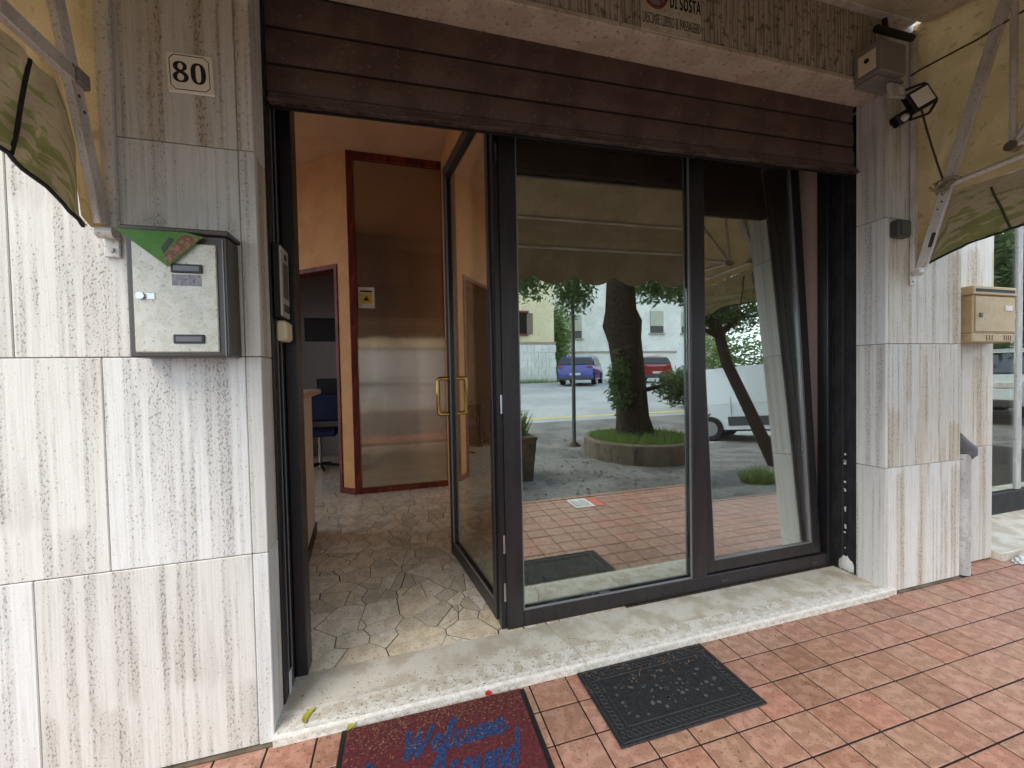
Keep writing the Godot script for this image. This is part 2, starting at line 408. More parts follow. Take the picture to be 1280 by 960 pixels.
# ---------------------------------------------------------------- scene
func _ready() -> void:
	rng.seed = 7
	# camera
	var cam := Camera3D.new()
	cam.name = "camera"; add_child(cam)
	cam.transform = Transform3D(Basis(V(0.96087, -0.02010, 0.27626), V(0.02597, 0.99951, -0.01763), V(-0.27577, 0.02411, 0.96092)).orthonormalized(), V(0.418, 1.207, 1.477))
	cam.fov = 87.44; cam.near = 0.02; cam.far = 600.0; cam.current = true
	# overcast sky with thin blue gaps
	var env := Environment.new()
	env.tonemap_mode = Environment.TONE_MAPPER_LINEAR
	env.tonemap_exposure = 4.2
	env.background_mode = Environment.BG_SKY
	var sm := ProceduralSkyMaterial.new()
	sm.sky_top_color = Color(0.72, 0.79, 0.88); sm.sky_horizon_color = Color(0.86, 0.89, 0.92); sm.sky_curve = 0.2
	sm.ground_bottom_color = Color(0.30, 0.29, 0.28); sm.ground_horizon_color = Color(0.62, 0.63, 0.64)
	sm.sun_angle_max = 1.0
	var sky := Sky.new(); sky.sky_material = sm
	env.sky = sky
	env.ambient_light_source = Environment.AMBIENT_SOURCE_SKY
	env.background_energy_multiplier = 1.0
	env.sdfgi_enabled = true; env.ssao_enabled = true; env.ssil_enabled = true
	var we := WorldEnvironment.new(); we.name = "world_environment"; we.environment = env; add_child(we)
	# weak veiled sun, high over the street
	var sun := DirectionalLight3D.new()
	sun.name = "sun"; add_child(sun)
	sun.light_color = Color(1.0, 0.975, 0.945); sun.light_energy = 0.25; sun.light_angular_distance = 30.0; sun.shadow_enabled = true
	sun.rotation_degrees = Vector3(-52, -38, 0)

	materials()
	street()
	terrace()
	pillars()
	facade()
	interior()
	sill_and_frames()
	shutter()
	canopy()
	fittings()
	mats()
	beyond()
	vehicles()
	litter()

# ---------------------------------------------------------------- ground
func road_y(z: float) -> float:
	if z < 5.0: return 0.0
	if z < 9.0: return 0.22 * (z - 5.0) / 4.0
	if z < 17.0: return 0.22 + 0.40 * (z - 9.0) / 8.0
	return 0.62 + 0.2 * ss(17, 60, z)

func street() -> void:
	var g := struct("ground")
	part("base", bx(V(-300, -0.4, -300), V(300, -0.02, 1.46)), M.asphalt, g)
	var s := struct("street", "worn asphalt in front of the terrace")
	var b := MB.new()
	var zs := [1.462, 3.2, 5.0, 6.6]
	for k in zs.size() - 1:
		b.poly([V(-60, road_y(zs[k]) - 0.004, zs[k]), V(60, road_y(zs[k]) - 0.004, zs[k]), V(60, road_y(zs[k + 1]) - 0.004, zs[k + 1]), V(-60, road_y(zs[k + 1]) - 0.004, zs[k + 1])], Vector3.UP)
	part("asphalt", b, M.asphalt, s)
	var r := struct("road", "pale car park road behind the trees")
	b = MB.new()
	zs = [6.6, 9.0, 13.0, 17.0, 30.0, 60.0, 300.0]
	for k in zs.size() - 1:
		b.poly([V(-300, road_y(zs[k]) - 0.004, zs[k]), V(300, road_y(zs[k]) - 0.004, zs[k]), V(300, road_y(zs[k + 1]) - 0.004, zs[k + 1]), V(-300, road_y(zs[k + 1]) - 0.004, zs[k + 1])], Vector3.UP)
	part("asphalt", b, M.asphalt_pale, r)
	b = MB.new()
	b.poly([V(-8, road_y(7.0), 7.0), V(16, road_y(7.1), 7.1), V(16, road_y(7.25), 7.25), V(-8, road_y(7.12), 7.12)], Vector3.UP)
	part("yellow_line", b, mat(Color(0.80, 0.70, 0.25), 0.8), r)

func terrace() -> void:
	var t := struct("terrace_floor", "pink clay tiles in front of the shop door")
	part("bed", bx(V(-7, -0.3, -0.46), V(9, -0.0028, 1.45)), M.grout, t)
	part("edging", bx(V(-7, -0.2, 1.449), V(9, 0.004, 1.461), 0.003), M.concrete, t)
	var meshes := []
	for k in 6:
		var q := bx(V(0.0029, -0.012, 0.0029), V(0.1471, 0.0, 0.1337), 0.0014)
		meshes.append(q.mesh())
	var spots := []
	for j in range(-1, 11):
		for i in range(-14, 33):
			var x := 0.1305 + 0.15 * (i - 1)
			var z := 0.0099 + 0.13664 * j
			if z < 0 and (x < 3.44 or x > 5.2): continue
			if j == 10 and z + 0.134 > 1.45: pass
			spots.append([x, z, V(x + 0.07, 0, z + 0.07).distance_to(V(1.9, 0, 0.15)) + (0.0 if z < 0.75 else 0.8)])
	spots.sort_custom(func(a, b): return a[2] < b[2])
	var rest := MB.new()
	for k in spots.size():
		var x: float = spots[k][0]
		var z: float = spots[k][1]
		if k < 292:
			var o := MeshInstance3D.new()
			o.name = "tile"; o.mesh = meshes[rng.randi() % 6]; o.material_override = M.tiles[[0, 0, 0, 1, 2, 2, 3, 3, 4][rng.randi() % 9]]
			t.add_child(o, true)
			o.position = V(x, rng.randf_range(-0.0008, 0.0006), z)
			o.rotation = V(rng.randf_range(-1, 1) * 0.004, 0, rng.randf_range(-1, 1) * 0.004)
		else:
			rest.off = Vector2(rng.randf(), rng.randf()) * 5.0
			rest.box(V(x + 0.0029, -0.012, z + 0.0029), V(x + 0.1471, 0.0, z + 0.1337), 0.0)
	stuff(part("far_tiles", rest, M.tiles[0], t))

# ---------------------------------------------------------------- stone
func slab(lo: Vector3, hi: Vector3, m: Material, parent: Node3D, called := "slab") -> void:
	part(called, bx(lo + V(0.0012, 0.0012, 0), hi - V(0.0012, 0.0012, 0), 0.0022), m, parent)

func pillars() -> void:
	var p := thing("stone_pillar", "pale travertine clad pillar carrying the house number 80 and grey letterbox", "pillar", V(-0.5, 0, -0.03))
	part("core", bx(V(-3.2, -0.02, -0.5), V(-0.031, 3.2, -0.029)), M.wall_rose, p)
	var ys := [0.006, 0.64, 1.281, 1.935, 2.58, 3.2]
	var cuts := [[-3.2, -2.55, -1.9, -1.25, -0.600, -0.047], [-3.2, -2.1, -1.5, -0.95, -0.419, -0.047], [-3.2, -2.3, -1.75, -1.2, -0.617, -0.047], [-3.2, -2.1, -1.5, -0.95, -0.376, -0.047], [-3.2, -2.1, -1.5, -0.95, -0.376, -0.047]]
	for k in 5:
		for i in cuts[k].size() - 1:
			slab(V(cuts[k][i], ys[k], -0.03), V(cuts[k][i + 1], ys[k + 1], 0.0), M.stone_var[(k * 2 + i) % 3] if k < 3 else M.warm_var[(k + i) % 3], p)
		# edge strip with its own return into the opening
		slab(V(-0.0465, ys[k], -0.022), V(-0.0, ys[k + 1], 0.003), M.stone_var[k % 3] if k < 3 else M.warm_var[k % 3], p, "edge_strip")
		slab(V(-0.028, ys[k], -0.115), V(-0.001, ys[k + 1], -0.0225), M.warm_var[k % 3], p, "reveal_slab")
	part("base_joint", bx(V(-3.2, 0.0, -0.03), V(-0.002, 0.0045, 0.0125)), M.concrete, p)

	p = thing("stone_pillar", "travertine clad pillar with brown rust streaks, right of the tilted sash", "pillar", V(3.2, 0, -0.03))
	part("core", bx(V(2.90, -0.02, -0.5), V(3.46, 3.2, -0.029)), M.wall_rose, p)
	ys = [0.006, 0.672, 1.327, 1.98, 2.62, 3.2]
	for k in 5:
		var c := [2.893, 3.135, 3.475] if k == 1 else [2.893, 3.475]
		for i in c.size() - 1:
			slab(V(c[i], ys[k], -0.03), V(c[i + 1], ys[k + 1], 0.0), M.warm_var[(k + i) % 3], p)
		slab(V(2.870, ys[k], -0.14), V(2.8925, ys[k + 1], 0.0005), M.stone_var[(k + 1) % 3], p, "reveal_slab")
	part("base_joint", bx(V(2.88, 0.0, -0.03), V(3.47, 0.0045, 0.0125)), M.concrete, p)

	p = thing("stone_pillar", "narrow recessed travertine pillar carrying the beige letterbox", "pillar", V(3.75, 0, -0.1))
	part("core", bx(V(3.462, -0.02, -0.5), V(3.93, 3.2, -0.111)), M.mortar, p)
	ys = [0.008, 0.71, 1.37, 2.02, 2.66, 3.2]
	for k in 5:
		slab(V(3.478, ys[k], -0.11), V(3.945, ys[k + 1], -0.08), M.warm_var[(k + 1) % 3], p)
		slab(V(3.931, ys[k], -0.45), V(3.945, ys[k + 1], -0.1105), M.stone_var[k % 3], p, "reveal_slab")

	var l := thing("lintel", "grimy travertine lintel with combed lines above the brown shutter", "lintel", V(1.43, 2.6, -0.08))
	var tilt := Transform3D(Basis(Vector3.BACK, 0.0150), V(0, 2.587, 0))
	for c in [[-0.03, 1.80], [1.80, 2.868]]:
		part("slab", bx(V(c[0] + 0.001, 0.028, -0.03), V(c[1] - 0.001, 0.345, 0.0), 0.002, tilt), M.combed, l)
	part("soffit_slab", bx(V(0.002, 0.0, -0.155), V(2.868, 0.026, 0.005), 0.004, tilt), M.soffit, l)
	part("top_moulding", bx(V(-0.40, 0.346, -0.03), V(3.05, 0.40, 0.035), 0.006, tilt), M.arm, l)
	part("core", bx(V(-0.03, 2.66, -0.5), V(2.9, 3.2, -0.036)), M.mortar, l)
	part("shutter_box", bx(V(-0.03, 2.62, -0.5), V(2.9, 2.659, -0.16)), M.dark, l)

func facade() -> void:
	var f := thing("building_facade", "plain rendered upper storeys above the shop front", "building", V(2, 3.2, -4))
	part("wall", bx(V(-3.2, 3.201, -0.499), V(18, 10, 0.0)), M.render_wall, f)
	part("rear_wall", bx(V(-3.2, 3.61, -9.5), V(18, 10, -0.4995)), M.render_wall, f)
	pass
	part("side_wall", bx(V(7.2, -0.02, -9.5), V(18, 3.2, -0.02)), M.render_wall, f)
	part("shop_wall", bx(V(3.47, -0.02, -9.5), V(7.199, 3.2, -4.5)), M.wall_grey, f)
	part("shop_side_wall", bx(V(3.47, -0.02, -4.499), V(3.93, 3.2, -0.51)), M.wall_grey, f)
	part("shop_floor", bx(V(3.931, -0.02, -4.499), V(7.199, 0.04, -0.505)), M.flags[2], f)
	# neighbouring shop window at the far right
	var w := thing("shop_window", "neighbouring shop window with dark glass and grey posts beside the recessed pillar", "window", V(4.6, 0, -0.45))
	part("sill", bx(V(3.946, 0.0, -0.50), V(7.19, 0.055, -0.03), 0.004), M.sill, w)
	part("base_panel", bx(V(3.946, 0.056, -0.49), V(7.19, 0.215, -0.44), 0.004), M.alu_worn, w)
	part("pane", bx(V(3.97, 0.22, -0.470), V(5.095, 2.9, -0.466)), M.film, w)
	part("pane", bx(V(5.165, 0.22, -0.470), V(7.19, 2.9, -0.466)), M.film, w)
	part("post", bx(V(5.10, 0.216, -0.50), V(5.16, 3.0, -0.455), 0.004), M.grey_pipe, w)
	part("post", bx(V(3.946, 0.216, -0.49), V(3.968, 3.0, -0.45), 0.002), M.alu, w)

# ---------------------------------------------------------------- interior
func clip(poly: PackedVector2Array, p: Vector2, nn: Vector2) -> PackedVector2Array:   # keeps the side where (x-p).nn <= 0
	var o := PackedVector2Array()
	for i in poly.size():
		var a := poly[i]
		var b := poly[(i + 1) % poly.size()]
		var da := (a - p).dot(nn)
		var db := (b - p).dot(nn)
		if da <= 0: o.append(a)
		if (da < 0) != (db < 0) and absf(da - db) > 1e-9: o.append(a + (b - a) * (da / (da - db)))
	return o

func flagstones(parent: Node3D) -> void:
	var pts := []
	var w := []
	var z := -0.30
	while z > -3.6:
		var st := 0.115 * rng.randf_range(0.8, 1.25)
		var x := -0.65
		while x < 1.35:
			pts.append(Vector2(x + rng.randf_range(-0.05, 0.05), z + rng.randf_range(-0.05, 0.05)))
			w.append(rng.randf_range(-0.006, 0.006))
			x += rng.randf_range(0.06, 0.20)
		z -= st
	var rest := MB.new()
	var made := 0
	for i in pts.size():
		var c: Vector2 = pts[i]
		var g := PackedVector2Array([c + Vector2(-0.25, -0.25), c + Vector2(0.25, -0.25), c + Vector2(0.25, 0.25), c + Vector2(-0.25, 0.25)])
		for j in pts.size():
			if i == j: continue
			var d: Vector2 = pts[j] - c
			var l := d.length()
			if l > 0.42: continue
			g = clip(g, c + d * (0.5 + (w[i] - w[j]) / (2.0 * l * l)) - d / l * rng.randf_range(0.0012, 0.0036), d / l)
			if g.size() < 3: break
		if g.size() < 3: continue
		g = clip(g, Vector2(0, -0.262), Vector2(0, 1))
		if g.size() < 3: continue
		var ok := PackedVector2Array()
		for k in g.size():
			if g[k].distance_to(g[(k + 1) % g.size()]) > 0.004: ok.append(g[k])
		if ok.size() < 3: continue
		var shards := [ok]
		if rng.randf() < 0.45:                              # many pieces are broken across once more
			var mid0 := Vector2.ZERO
			for q in ok: mid0 += q / ok.size()
			var nn := Vector2.from_angle(rng.randf() * TAU)
			var at := mid0 + nn * rng.randf_range(-0.012, 0.012)
			shards = [clip(ok, at - nn * 0.0017, nn), clip(ok, at + nn * 0.0017, -nn)]
		for shard: PackedVector2Array in shards:
			if shard.size() < 3: continue
			var b := MB.new()
			b.off = Vector2(rng.randf(), rng.randf()) * 6.0
			var y := 0.034 + rng.randf_range(-0.0005, 0.0004)
			var top := []
			for q in shard: top.append(V(q.x, y, q.y))
			b.poly(top, Vector3.UP)
			var mid := Vector2.ZERO
			for q in shard: mid += q / shard.size()
			for k in shard.size():
				var q := shard[k]
				var r := shard[(k + 1) % shard.size()]
				var o := ((q + r) / 2 - mid).normalized()
				b.poly([V(q.x, y, q.y), V(r.x, y, r.y), V(r.x, y - 0.006, r.y), V(q.x, y - 0.006, q.y)], V(o.x, 0.0, o.y))
			var seen: bool = mid.x > -0.35 and mid.x < 1.0 and mid.y > -2.95 and made < 290
			if seen:
				made += 1
				part("stone", b, M.flags[rng.randi() % 6], parent)
			else:
				rest.v.append_array(b.v); rest.n.append_array(b.n); rest.uv.append_array(b.uv)
	stuff(part("far_stones", rest, M.flags[1], parent))

func interior() -> void:
	var f := struct("interior_floor", "floor of broken marble pieces inside the shop")
	part("bed", bx(V(-3.0, -0.2, -7.5), V(3.3, 0.0322, -0.263)), M.mortar, f)
	var b := MB.new()
	b.poly([V(1.37, 0.033, -0.33), V(3.2, 0.033, -0.33), V(3.2, 0.033, -7.2), V(1.37, 0.033, -7.2)], Vector3.UP)
	b.poly([V(-2.9, 0.033, -3.62), V(1.37, 0.033, -3.62), V(1.37, 0.033, -7.2), V(-2.9, 0.033, -7.2)], Vector3.UP)
	stuff(part("back_floor", b, M.flags[2], f))
	flagstones(f)
	var c := struct("interior_ceiling")
	part("slab", bx(V(-3.2, 3.44, -7.6), V(3.5, 3.6, -0.5)), mat(Color(0.88, 0.73, 0.58), 0.8, M.wall_tan.albedo_texture), c)
	# outer shell of the room
	var w := thing("interior_wall", "pinkish inner wall seen past the tilted sash", "wall", V(3.3, 0, -3))
	part("panel", bx(V(3.19, 0.0, -7.6), V(3.46, 3.44, -0.501)), M.wall_rose, w)
	w = thing("interior_wall", "back wall of the dark room behind the inner doorway", "wall", V(0, 0, -7.4))
	part("panel", bx(V(-3.2, 0.0, -7.6), V(3.19, 3.44, -7.3)), M.wall_grey, w)
	w = thing("interior_wall", "inner side wall of the shop with a wide window, left of the counter", "wall", V(-2.9, 0, -3))
	part("panel", bx(V(-3.2, 0.0, -7.3), V(-2.9, 0.3, -0.501)), M.wall_grey, w)
	part("panel", bx(V(-3.2, 0.3005, -7.3), V(-2.9, 3.2495, -3.45)), M.wall_grey, w)
	part("panel", bx(V(-3.2, 3.25, -7.3), V(-2.9, 3.44, -0.501)), M.wall_grey, w)
	for k in range(1, 4): part("window_post", bx(V(-3.08, 0.301, -4.89 + 1.446 * k), V(-3.02, 3.249, -4.84 + 1.446 * k), 0.003), M.white_paint, w)
	for k in range(1, 3): part("window_pane", bx(V(-3.055, 0.301, -4.839 + 1.446 * k), V(-3.05, 3.249, -3.445 + 1.446 * k)), M.pane, w)
	part("return_wall", bx(V(-2.899, 0.034, -4.35), V(-1.69, 3.44, -4.22)), M.wall_tan, w)
	# slanting tan wall with the doorway
	w = thing("interior_wall", "tan painted wall with a mahogany trimmed doorway inside the shop", "wall", V(-0.3, 0, -3.05))
	var d := V(-0.768, 0, -0.640).normalized()
	var nn := V(0.640, 0, -0.768).normalized()
	var o := V(0.0, 0.035, -2.80)
	var P := func(s: float, y: float) -> Vector2: return Vector2(s, y)
	b = MB.new()
	b.prism(PackedVector2Array([P.call(0, 0), P.call(0.164, 0), P.call(0.164, 2.3185), P.call(2.2, 2.3185), P.call(2.2, 3.404), P.call(0, 3.404)]), o, d, Vector3.UP, -nn, -0.12)
	part("panel", b, M.wall_tan, w)
	var fr := Basis(d, Vector3.UP, d.cross(Vector3.UP))
	var xf := Transform3D(fr, o)
	b = MB.new()
	b.box(V(0.165, 0, -0.013), V(0.205, 2.3175, 0.14), 0.003, xf)
	b.box(V(0.2055, 2.27, -0.0125), V(2.2, 2.3175, 0.14), 0.003, xf)
	part("door_trim", b, M.mahogany, w)
	part("skirting", bx(V(0.002, 0, -0.015), V(0.1645, 0.06, -0.0005), 0.003, xf), M.mahogany, w)
	# ribbed glass screen in a mahogany frame
	var s := thing("glass_screen", "tall ribbed glass screen in a mahogany frame with a small warning notice", "screen", V(0.5, 0.035, -2.82))
	b = MB.new()
	var zf := -2.80
	b.box(V(-0.01, 0.035, zf - 0.06), V(0.055, 3.44, zf + 0.012), 0.004)
	part("post", b, M.mahogany, s)
	part("post", bx(V(1.02, 0.086, zf - 0.06), V(1.085, 3.37, zf + 0.012), 0.004), M.mahogany, s)
	part("post", bx(V(2.05, 0.035, zf - 0.06), V(2.115, 3.44, zf + 0.012), 0.004), M.mahogany, s)
	part("bottom_rail", bx(V(0.056, 0.035, zf - 0.055), V(2.049, 0.085, zf + 0.008), 0.004), M.mahogany, s)
	part("top_rail", bx(V(0.056, 3.372, zf - 0.055), V(2.049, 3.438, zf + 0.008), 0.004), M.mahogany, s)
	var ribs := PackedByteArray(); ribs.resize(256 * 4)
	for y in 4:
		for x in 256: ribs[y * 256 + x] = int(127 + 127 * sin(TAU * x / 16.0))
	var gm := mat(Color(0.70, 0.64, 0.58), 0.05, null, 1.0, 0.9)
	bump(gm, tex(256, 4, ribs, true), 0.05)
	gm.uv1_scale = Vector3(6, 6, 6)
	part("pane", bx(V(0.0555, 0.0855, zf - 0.03), V(1.0195, 3.3715, zf - 0.02)), gm, s)
	part("pane", bx(V(1.0855, 0.0855, zf - 0.03), V(2.0495, 3.3715, zf - 0.02)), gm, s)
	w = thing("interior_wall", "tan partition behind the open door leaf, enclosing the window bay", "wall", V(0.94, 0, -1.6))
	part("panel", bx(V(0.918, 0.034, -2.786), V(0.952, 3.44, -0.36)), M.wall_tan, w)
	part("bay_lining", bx(V(0.9525, 0.034, -2.786), V(0.962, 3.44, -0.345)), M.bay, w)
	part("end_strip", bx(V(0.918, 0.034, -0.3595), V(0.952, 3.44, -0.345)), M.bay, w)
	w = thing("interior_wall", "beige wall at the back of the window bay behind the glass", "wall", V(2.2, 0, -2.7))
	part("panel", bx(V(0.9625, 0.034, -2.78), V(3.19, 3.44, -2.70)), M.bay, w)
	w = thing("interior_wall", "tan partition wall beside the ribbed glass screen", "wall", V(2.6, 0, -2.85))
	part("panel", bx(V(2.116, 0.034, -2.9), V(3.19, 3.44, -2.79)), M.wall_tan, w)
	var nt := thing("warning_notice", "small white notice with a yellow square on the ribbed glass screen", "notice", V(0.15, 2.0, zf))
	part("sheet", bx(V(0.07, 1.90, zf - 0.0195), V(0.225, 2.11, zf - 0.0165)), M.white_paint, nt)
	part("yellow_field", bx(V(0.092, 1.945, zf - 0.0165), V(0.203, 2.05, zf - 0.0155)), mat(Color(0.80, 0.68, 0.15), 0.6), nt)
	part("text_line", bx(V(0.092, 2.060, zf - 0.0165), V(0.203, 2.078, zf - 0.0155)), M.ink, nt)
	b = MB.new()
	b.prism(PackedVector2Array([Vector2(-0.03, -0.02), Vector2(0.03, -0.02), Vector2(0.0, 0.03)]), V(0.147, 1.995, zf - 0.0155), Vector3.RIGHT, Vector3.UP, Vector3.BACK, 0.001)
	part("symbol", b, M.ink, nt)
	# counter end
	var k := thing("counter", "white counter end with a thin wooden ledge behind the left door jamb", "counter", V(-0.4, 0.035, -1.4))
	b = MB.new()
	b.prism(PackedVector2Array([Vector2(-0.9, -0.75), Vector2(-0.105, -0.75), Vector2(-0.205, -1.86), Vector2(-0.9, -1.86)]), V(0, 0.035, 0), Vector3.RIGHT, Vector3.BACK, Vector3.UP, 1.05)
	part("body", b, mat(Color(0.90, 0.88, 0.85), 0.6), k)
	b = MB.new()
	b.prism(PackedVector2Array([Vector2(-0.9, -0.7), Vector2(-0.075, -0.7), Vector2(-0.165, -2.02), Vector2(-0.9, -2.02)]), V(0, 1.086, 0), Vector3.RIGHT, Vector3.BACK, Vector3.UP, 0.035)
	part("ledge", b, mat(Color(0.80, 0.70, 0.62), 0.5), k)
	b = MB.new()
	b.prism(PackedVector2Array([Vector2(-0.5, -0.74), Vector2(-0.095, -0.74), Vector2(-0.196, -1.868), Vector2(-0.5, -1.868)]), V(0, 0.036, 0), Vector3.RIGHT, Vector3.BACK, Vector3.UP, 0.075)
	part("skirting", b, mat(Color(0.13, 0.07, 0.06), 0.5), k)
	# dark room behind the doorway
	var pc := thing("picture", "framed dark picture on the wall of the back room", "picture", V(-0.75, 1.95, -5.1))
	w = thing("interior_wall", "grey wall of the back room with a dark picture", "wall", V(-0.8, 0, -5.2))
	part("panel", bx(V(-2.9, 0.034, -5.3), V(0.4, 3.44, -5.15)), M.wall_grey, w)
	part("frame", bx(V(-0.88, 1.76, -5.149), V(-0.30, 2.11, -5.125), 0.004), M.black, pc)
	part("image", bx(V(-0.855, 1.785, -5.1245), V(-0.325, 2.085, -5.122)), mat(Color.WHITE, 0.5, mottle(128, 301, Color(0.06, 0.09, 0.05), Color(0.10, 0.055, 0.04), Color(0.16, 0.12, 0.09), 0.02, 0.08, 0.4), 1.5), pc)
	var ch := thing("office_chair", "blue office chair with chrome arms in the dark back room", "chair", V(-0.55, 0.035, -4.2))
	var blue := mat(Color(0.04, 0.10, 0.26), 0.7)
	part("seat", bx(V(-0.80, 0.47, -4.45), V(-0.32, 0.55, -3.98), 0.03), blue, ch)
	part("backrest", bx(V(-0.78, 0.62, -4.48), V(-0.34, 1.0, -4.42), 0.025), blue, ch)
	for sx in [-0.82, -0.30]:
		b = MB.new(); b.tube([V(sx, 0.12, -4.4), V(sx, 0.66, -4.35), V(sx, 0.68, -4.05), V(sx, 0.52, -4.0)], 0.012, 8); part("arm", b, M.steel, ch)
	b = MB.new(); b.tube([V(-0.56, 0.06, -4.2), V(-0.56, 0.47, -4.2)], 0.025, 8); part("stem", b, M.steel, ch)
	for a in 5:
		b = MB.new(); b.tube([V(-0.56, 0.10, -4.2), V(-0.56 + 0.27 * cos(a * TAU / 5), 0.06, -4.2 + 0.27 * sin(a * TAU / 5))], [0.022, 0.014], 6); part("foot", b, M.black, ch)
	var dk := thing("desk", "dark desk with a monitor in the back room", "desk", V(-0.4, 0.035, -4.8))
	part("top", bx(V(-1.2, 0.73, -5.1), V(0.2, 0.76, -4.5), 0.004), mat(Color(0.25, 0.17, 0.12), 0.5), dk)
	for x in [-1.15, 0.15]: part("leg", bx(V(x - 0.02, 0.035, -5.05), V(x + 0.02, 0.729, -4.55), 0.003), M.dark, dk)
	var mo := thing("monitor", "black computer monitor standing on the dark desk", "monitor", V(-0.4, 0.76, -4.8))
	part("screen", bx(V(-0.68, 0.86, -4.82), V(-0.16, 1.20, -4.79), 0.006), M.black, mo)
	part("stand", bx(V(-0.50, 0.761, -4.88), V(-0.34, 0.87, -4.80), 0.004), M.black, mo)

# ---------------------------------------------------------------- sill, window frames, door leaf
func sill_and_frames() -> void:
	var s := struct("door_sill", "worn travertine door sill with a bright front edge")
	for c in [[V2(-0.002, -0.262), V2(1.056, -0.262), V2(1.110, -0.083), V2(-0.002, -0.083)], [V2(1.0585, -0.262), V2(2.872, -0.262), V2(2.872, -0.083), V2(1.1125, -0.083)],
		[V2(-0.002, -0.0822), V2(1.110, -0.0822), V2(1.122, -0.0125), V2(-0.002, -0.0125)], [V2(1.1125, -0.0822), V2(2.872, -0.0822), V2(2.872, -0.0125), V2(1.1245, -0.0125)]]:
		var b := MB.new()
		b.off = Vector2(rng.randf(), rng.randf())
		b.prism(PackedVector2Array(c), Vector3.ZERO, Vector3.RIGHT, Vector3.BACK, Vector3.UP, 0.0352 if c[0].y > -0.1 else 0.0358)
		part("slab", b, M.sill_pitted if c[0].y > -0.1 else M.sill, s)
	for c in [[-0.002, 1.1222], [1.1245, 2.872]]:
		var nb := MB.new()
		nb.off = Vector2(rng.randf(), rng.randf())
		nb.prism(PackedVector2Array([Vector2(-0.0122, 0.0), Vector2(-0.0122, 0.0353), Vector2(0.013, 0.0343), Vector2(0.019, 0.0305), Vector2(0.021, 0.025), Vector2(0.021, 0.0)]), V(c[0], 0, 0), Vector3.BACK, Vector3.UP, Vector3.RIGHT, c[1] - c[0])
		part("worn_nosing", nb, M.sill_worn, s)
	var b2 := MB.new()
	b2.box(V(2.871, 0.0, -0.02), V(2.93, 0.034, 0.0205), 0.004)
	part("end_piece", b2, M.sill, s)

	var f := thing("window_frame", "dark aluminium shopfront frame round the fixed pane and the tilted sash", "frame", V(1.43, 0.035, -0.29))
	var zf := -0.275
	part("post", bx(V(0.878, 0.0355, -0.335), V(0.957, 2.6, zf), 0.003), M.alu_brown, f)
	part("post", bx(V(0.853, 0.0355, -0.345), V(0.8775, 2.6, zf - 0.012), 0.002), M.alu, f)
	part("mullion", bx(V(1.893, 0.111, -0.335), V(1.984, 2.6, zf + 0.001), 0.003), M.alu_brown, f)
	part("bottom_rail", bx(V(0.9575, 0.0355, -0.335), V(2.845, 0.110, zf - 0.001), 0.003), M.alu_brown, f)
	part("jamb", bx(V(2.846, 0.0355, -0.335), V(2.884, 2.6, zf + 0.002), 0.002), M.alu, f)
	part("top_rail", bx(V(0.9575, 2.52, -0.335), V(2.845, 2.6, zf - 0.001), 0.003), M.alu_brown, f)
	# thin bright glazing beads
	var bead := MB.new()
	bead.box(V(0.9575, 0.1105, zf - 0.014), V(0.9625, 2.519, zf - 0.004))
	bead.box(V(1.887, 0.1105, zf - 0.014), V(1.8925, 2.519, zf - 0.004))
	bead.box(V(0.963, 0.1105, zf - 0.014), V(1.8865, 0.1155, zf - 0.004))
	part("glazing_bead", bead, M.bead, f)
	for x in [2.07, 2.72]: part("drain_cap", bx(V(x, 0.062, zf - 0.001), V(x + 0.045, 0.078, zf + 0.004), 0.002), M.grey_trim, f)
	part("fixed_pane", bx(V(0.96, 0.112, -0.304), V(1.89, 2.518, -0.300)), M.film, f)
	# bottom-hung sash, its head leaning into the shop
	var h := thing("tilted_sash", "dark framed window sash tilted inwards at the top, right of the fixed pane", "window", V(2.41, 0.115, -0.285))
	var piv := V(0, 0.118, -0.283)
	var xf := Transform3D(Basis(Vector3.RIGHT, -0.0565), piv)
	part("stile", bx(V(1.9865, 0.0, -0.03), V(2.045, 2.40, 0.0), 0.003, xf), M.alu_brown, h)
	part("stile", bx(V(2.742, 0.0, -0.03), V(2.800, 2.40, 0.0), 0.003, xf), M.alu_brown, h)
	part("stile", bx(V(2.8005, 0.004, -0.045), V(2.828, 2.40, -0.018), 0.003, xf), M.alu, h)
	part("bottom_rail", bx(V(2.0455, 0.0, -0.03), V(2.7415, 0.062, -0.001), 0.003, xf), M.alu_brown, h)
	part("top_rail", bx(V(2.0455, 2.33, -0.03), V(2.7415, 2.40, -0.001), 0.003, xf), M.alu_brown, h)
	bead = MB.new()
	bead.box(V(2.0455, 0.0625, -0.016), V(2.050, 2.329, -0.004), 0.0, xf)
	bead.box(V(2.737, 0.0625, -0.016), V(2.7415, 2.329, -0.004), 0.0, xf)
	bead.box(V(2.0505, 0.0625, -0.016), V(2.7365, 0.067, -0.004), 0.0, xf)
	part("glazing_bead", bead, M.bead, h)
	part("pane", bx(V(2.048, 0.064, -0.019), V(2.739, 2.328, -0.015), 0.0, xf), M.film, h)

	# jambs and shutter guides
	var j := thing("door_jamb", "black metal jamb and shutter guide on the left of the doorway", "door frame", V(0.02, 0.035, -0.2))
	part("post", bx(V(0.0085, 0.0355, -0.33), V(0.052, 2.6, -0.247), 0.003), M.alu, j)
	var b := MB.new()
	b.box(V(-0.027, 0.0355, -0.33), V(0.0075, 2.6, -0.2005), 0.002)
	b.box(V(-0.027, 0.0355, -0.17), V(0.0045, 2.6, -0.1155), 0.002)
	b.box(V(-0.027, 0.0355, -0.20), V(-0.014, 2.6, -0.1705))
	part("shutter_guide", b, M.alu, j)
	b = MB.new()
	b.box(V(0.0075, 0.0355, -0.205), V(0.0105, 2.6, -0.2010)); b.box(V(0.0045, 0.0355, -0.172), V(0.0065, 2.6, -0.1680))
